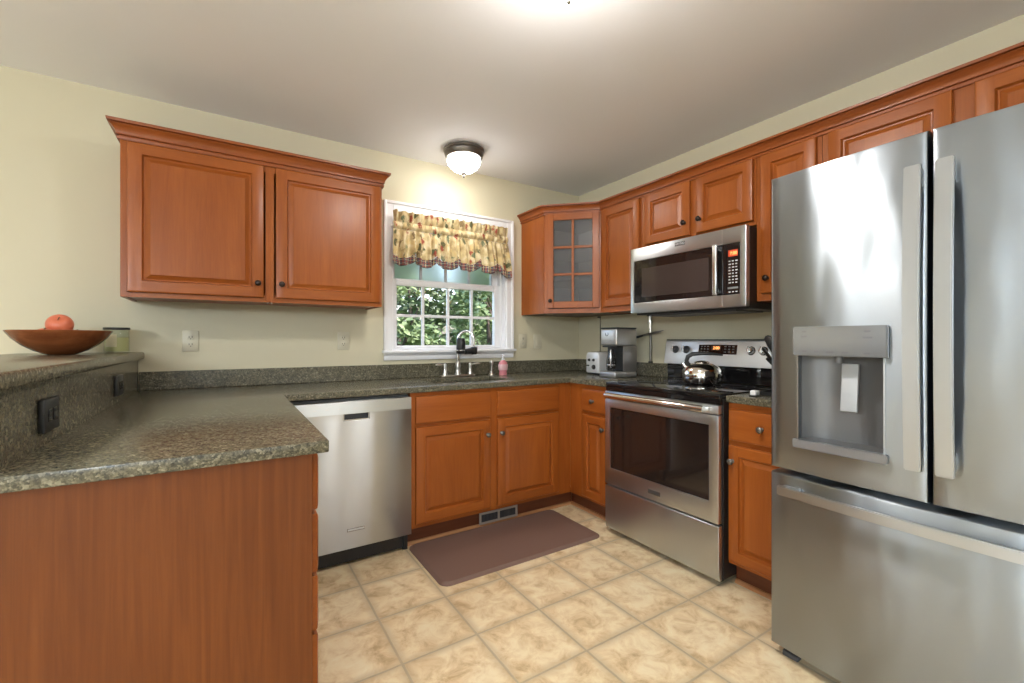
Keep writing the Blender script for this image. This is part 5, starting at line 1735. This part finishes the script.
for x in (VX0 - 0.008, VX1 + 0.002):
    MB().box(x, x + 0.006, -0.040, -0.0165, 2.000, 2.020).build('bracket', 'white', va, 0)

# ================================================================ OUTSIDE
gr = MB().box(-14, 14, 0.6, 22, -0.9, -0.6)
g_ = struct(gr, 'ground_outside', 'grass', 0)


def tree(x, y, h, rad, nleaf, mat, label, cat='tree', name='tree', low=0.1, leaf=0.055, grp='trees outside the window'):
    t = thing(name, label, cat, (x, y, -0.6), grp)
    rnd = random.Random(int(x * 100 + y * 7))
    tr = MB()
    tr.tube([(x, y, -0.6), (x + 0.03, y, -0.6 + h * 0.4), (x - 0.04, y + 0.03, -0.6 + h * 0.75)], [0.05 + rad * 0.04, 0.04 + rad * 0.03, 0.02], 10)
    for k in range(6):
        a = rnd.uniform(0, 2 * PI); z = -0.6 + h * rnd.uniform(0.25, 0.6)
        tr.tube([(x, y, z), (x + math.cos(a) * rad * 0.35, y + math.sin(a) * rad * 0.35, z + h * 0.13), (x + math.cos(a) * rad * 0.75, y + math.sin(a) * rad * 0.75, z + h * 0.22)], [0.03, 0.02, 0.008], 7)
    tr.build('trunk', 'bark', t, 50)
    fo = MB(); vs = []; fs = []
    clumps = []
    for k in range(46):
        a = rnd.uniform(0, 2 * PI); q = math.sqrt(rnd.random()); zt = rnd.random()
        rr = rad * q * math.sqrt(max(0.12, 1 - (2 * zt - 1) ** 2))
        clumps.append((x + rr * math.cos(a), y + rr * math.sin(a), -0.6 + h * (low + (1 - low) * zt), rad * rnd.uniform(0.16, 0.34)))
    for k in range(nleaf):
        c = rnd.choice(clumps)
        p = Vector((c[0] + rnd.gauss(0, c[3] * 0.6), c[1] + rnd.gauss(0, c[3] * 0.6), max(-0.55, c[2] + rnd.gauss(0, c[3] * 0.5))))
        dv = Vector((p.x - x, p.y - y))
        if dv.length > rad:
            dv *= rad * rnd.uniform(0.6, 1.0) / dv.length
            p.x, p.y = x + dv.x, y + dv.y
        s = leaf * rnd.uniform(0.6, 1.35)
        e = Matrix.Rotation(rnd.uniform(0, 6.28), 3, 'Z') @ Matrix.Rotation(rnd.uniform(-1.0, 1.0), 3, 'X') @ Matrix.Rotation(rnd.uniform(-0.9, 0.9), 3, 'Y')
        o = len(vs)
        for q in ((-1, 0, 0), (-0.35, -0.5, 0.1), (0.4, -0.42, 0.08), (1, 0, -0.1), (0.4, 0.42, 0.08), (-0.35, 0.5, 0.1)):
            vs.append(p + e @ (Vector(q) * s))
        fs.append([o, o + 1, o + 2, o + 3, o + 4, o + 5])
    fo.add(vs, fs)
    fo.build('foliage', mat, t, 0)


SH, TR = ('shrub', 'shrub'), ('tree', 'tree')
tree(-0.75, 2.7, 2.7, 0.66, 2800, 'leaf_a', 'light green bushy shrub outside, seen through the left window panes', *SH, 0.05, 0.05, 'shrubs outside the window')
tree(0.62, 2.7, 2.9, 0.66, 2800, 'leaf_a', 'light green bushy shrub outside, seen through the right window panes', *SH, 0.05, 0.05, 'shrubs outside the window')
tree(-0.05, 4.25, 3.6, 0.80, 3000, 'leaf_b', 'dark green shrub outside, behind the middle window panes', *SH, 0.05, 0.06, 'shrubs outside the window')
tree(1.65, 4.25, 3.6, 0.80, 3000, 'leaf_a', 'tall green shrub outside, at the right edge of the window view', *SH, 0.05, 0.06, 'shrubs outside the window')
tree(-0.6, 6.5, 6.0, 1.3, 4400, 'leaf_b', 'dark leafy tree outside, at the left of the window view', *TR, 0.05, 0.09)
tree(2.15, 6.5, 6.4, 1.3, 4400, 'leaf_b', 'dark leafy tree outside, at the right of the window view', *TR, 0.05, 0.09)
tree(0.9, 9.6, 9.0, 1.7, 4800, 'leaf_b', 'tall tree far outside, showing between the two nearer dark trees', *TR, 0.04, 0.13)
tree(4.5, 9.6, 9.0, 1.7, 4800, 'leaf_b', 'tall tree far outside, at the far right of the window view', *TR, 0.04, 0.13)

for o in bpy.data.objects:
    if '_o' in o: del o['_o']
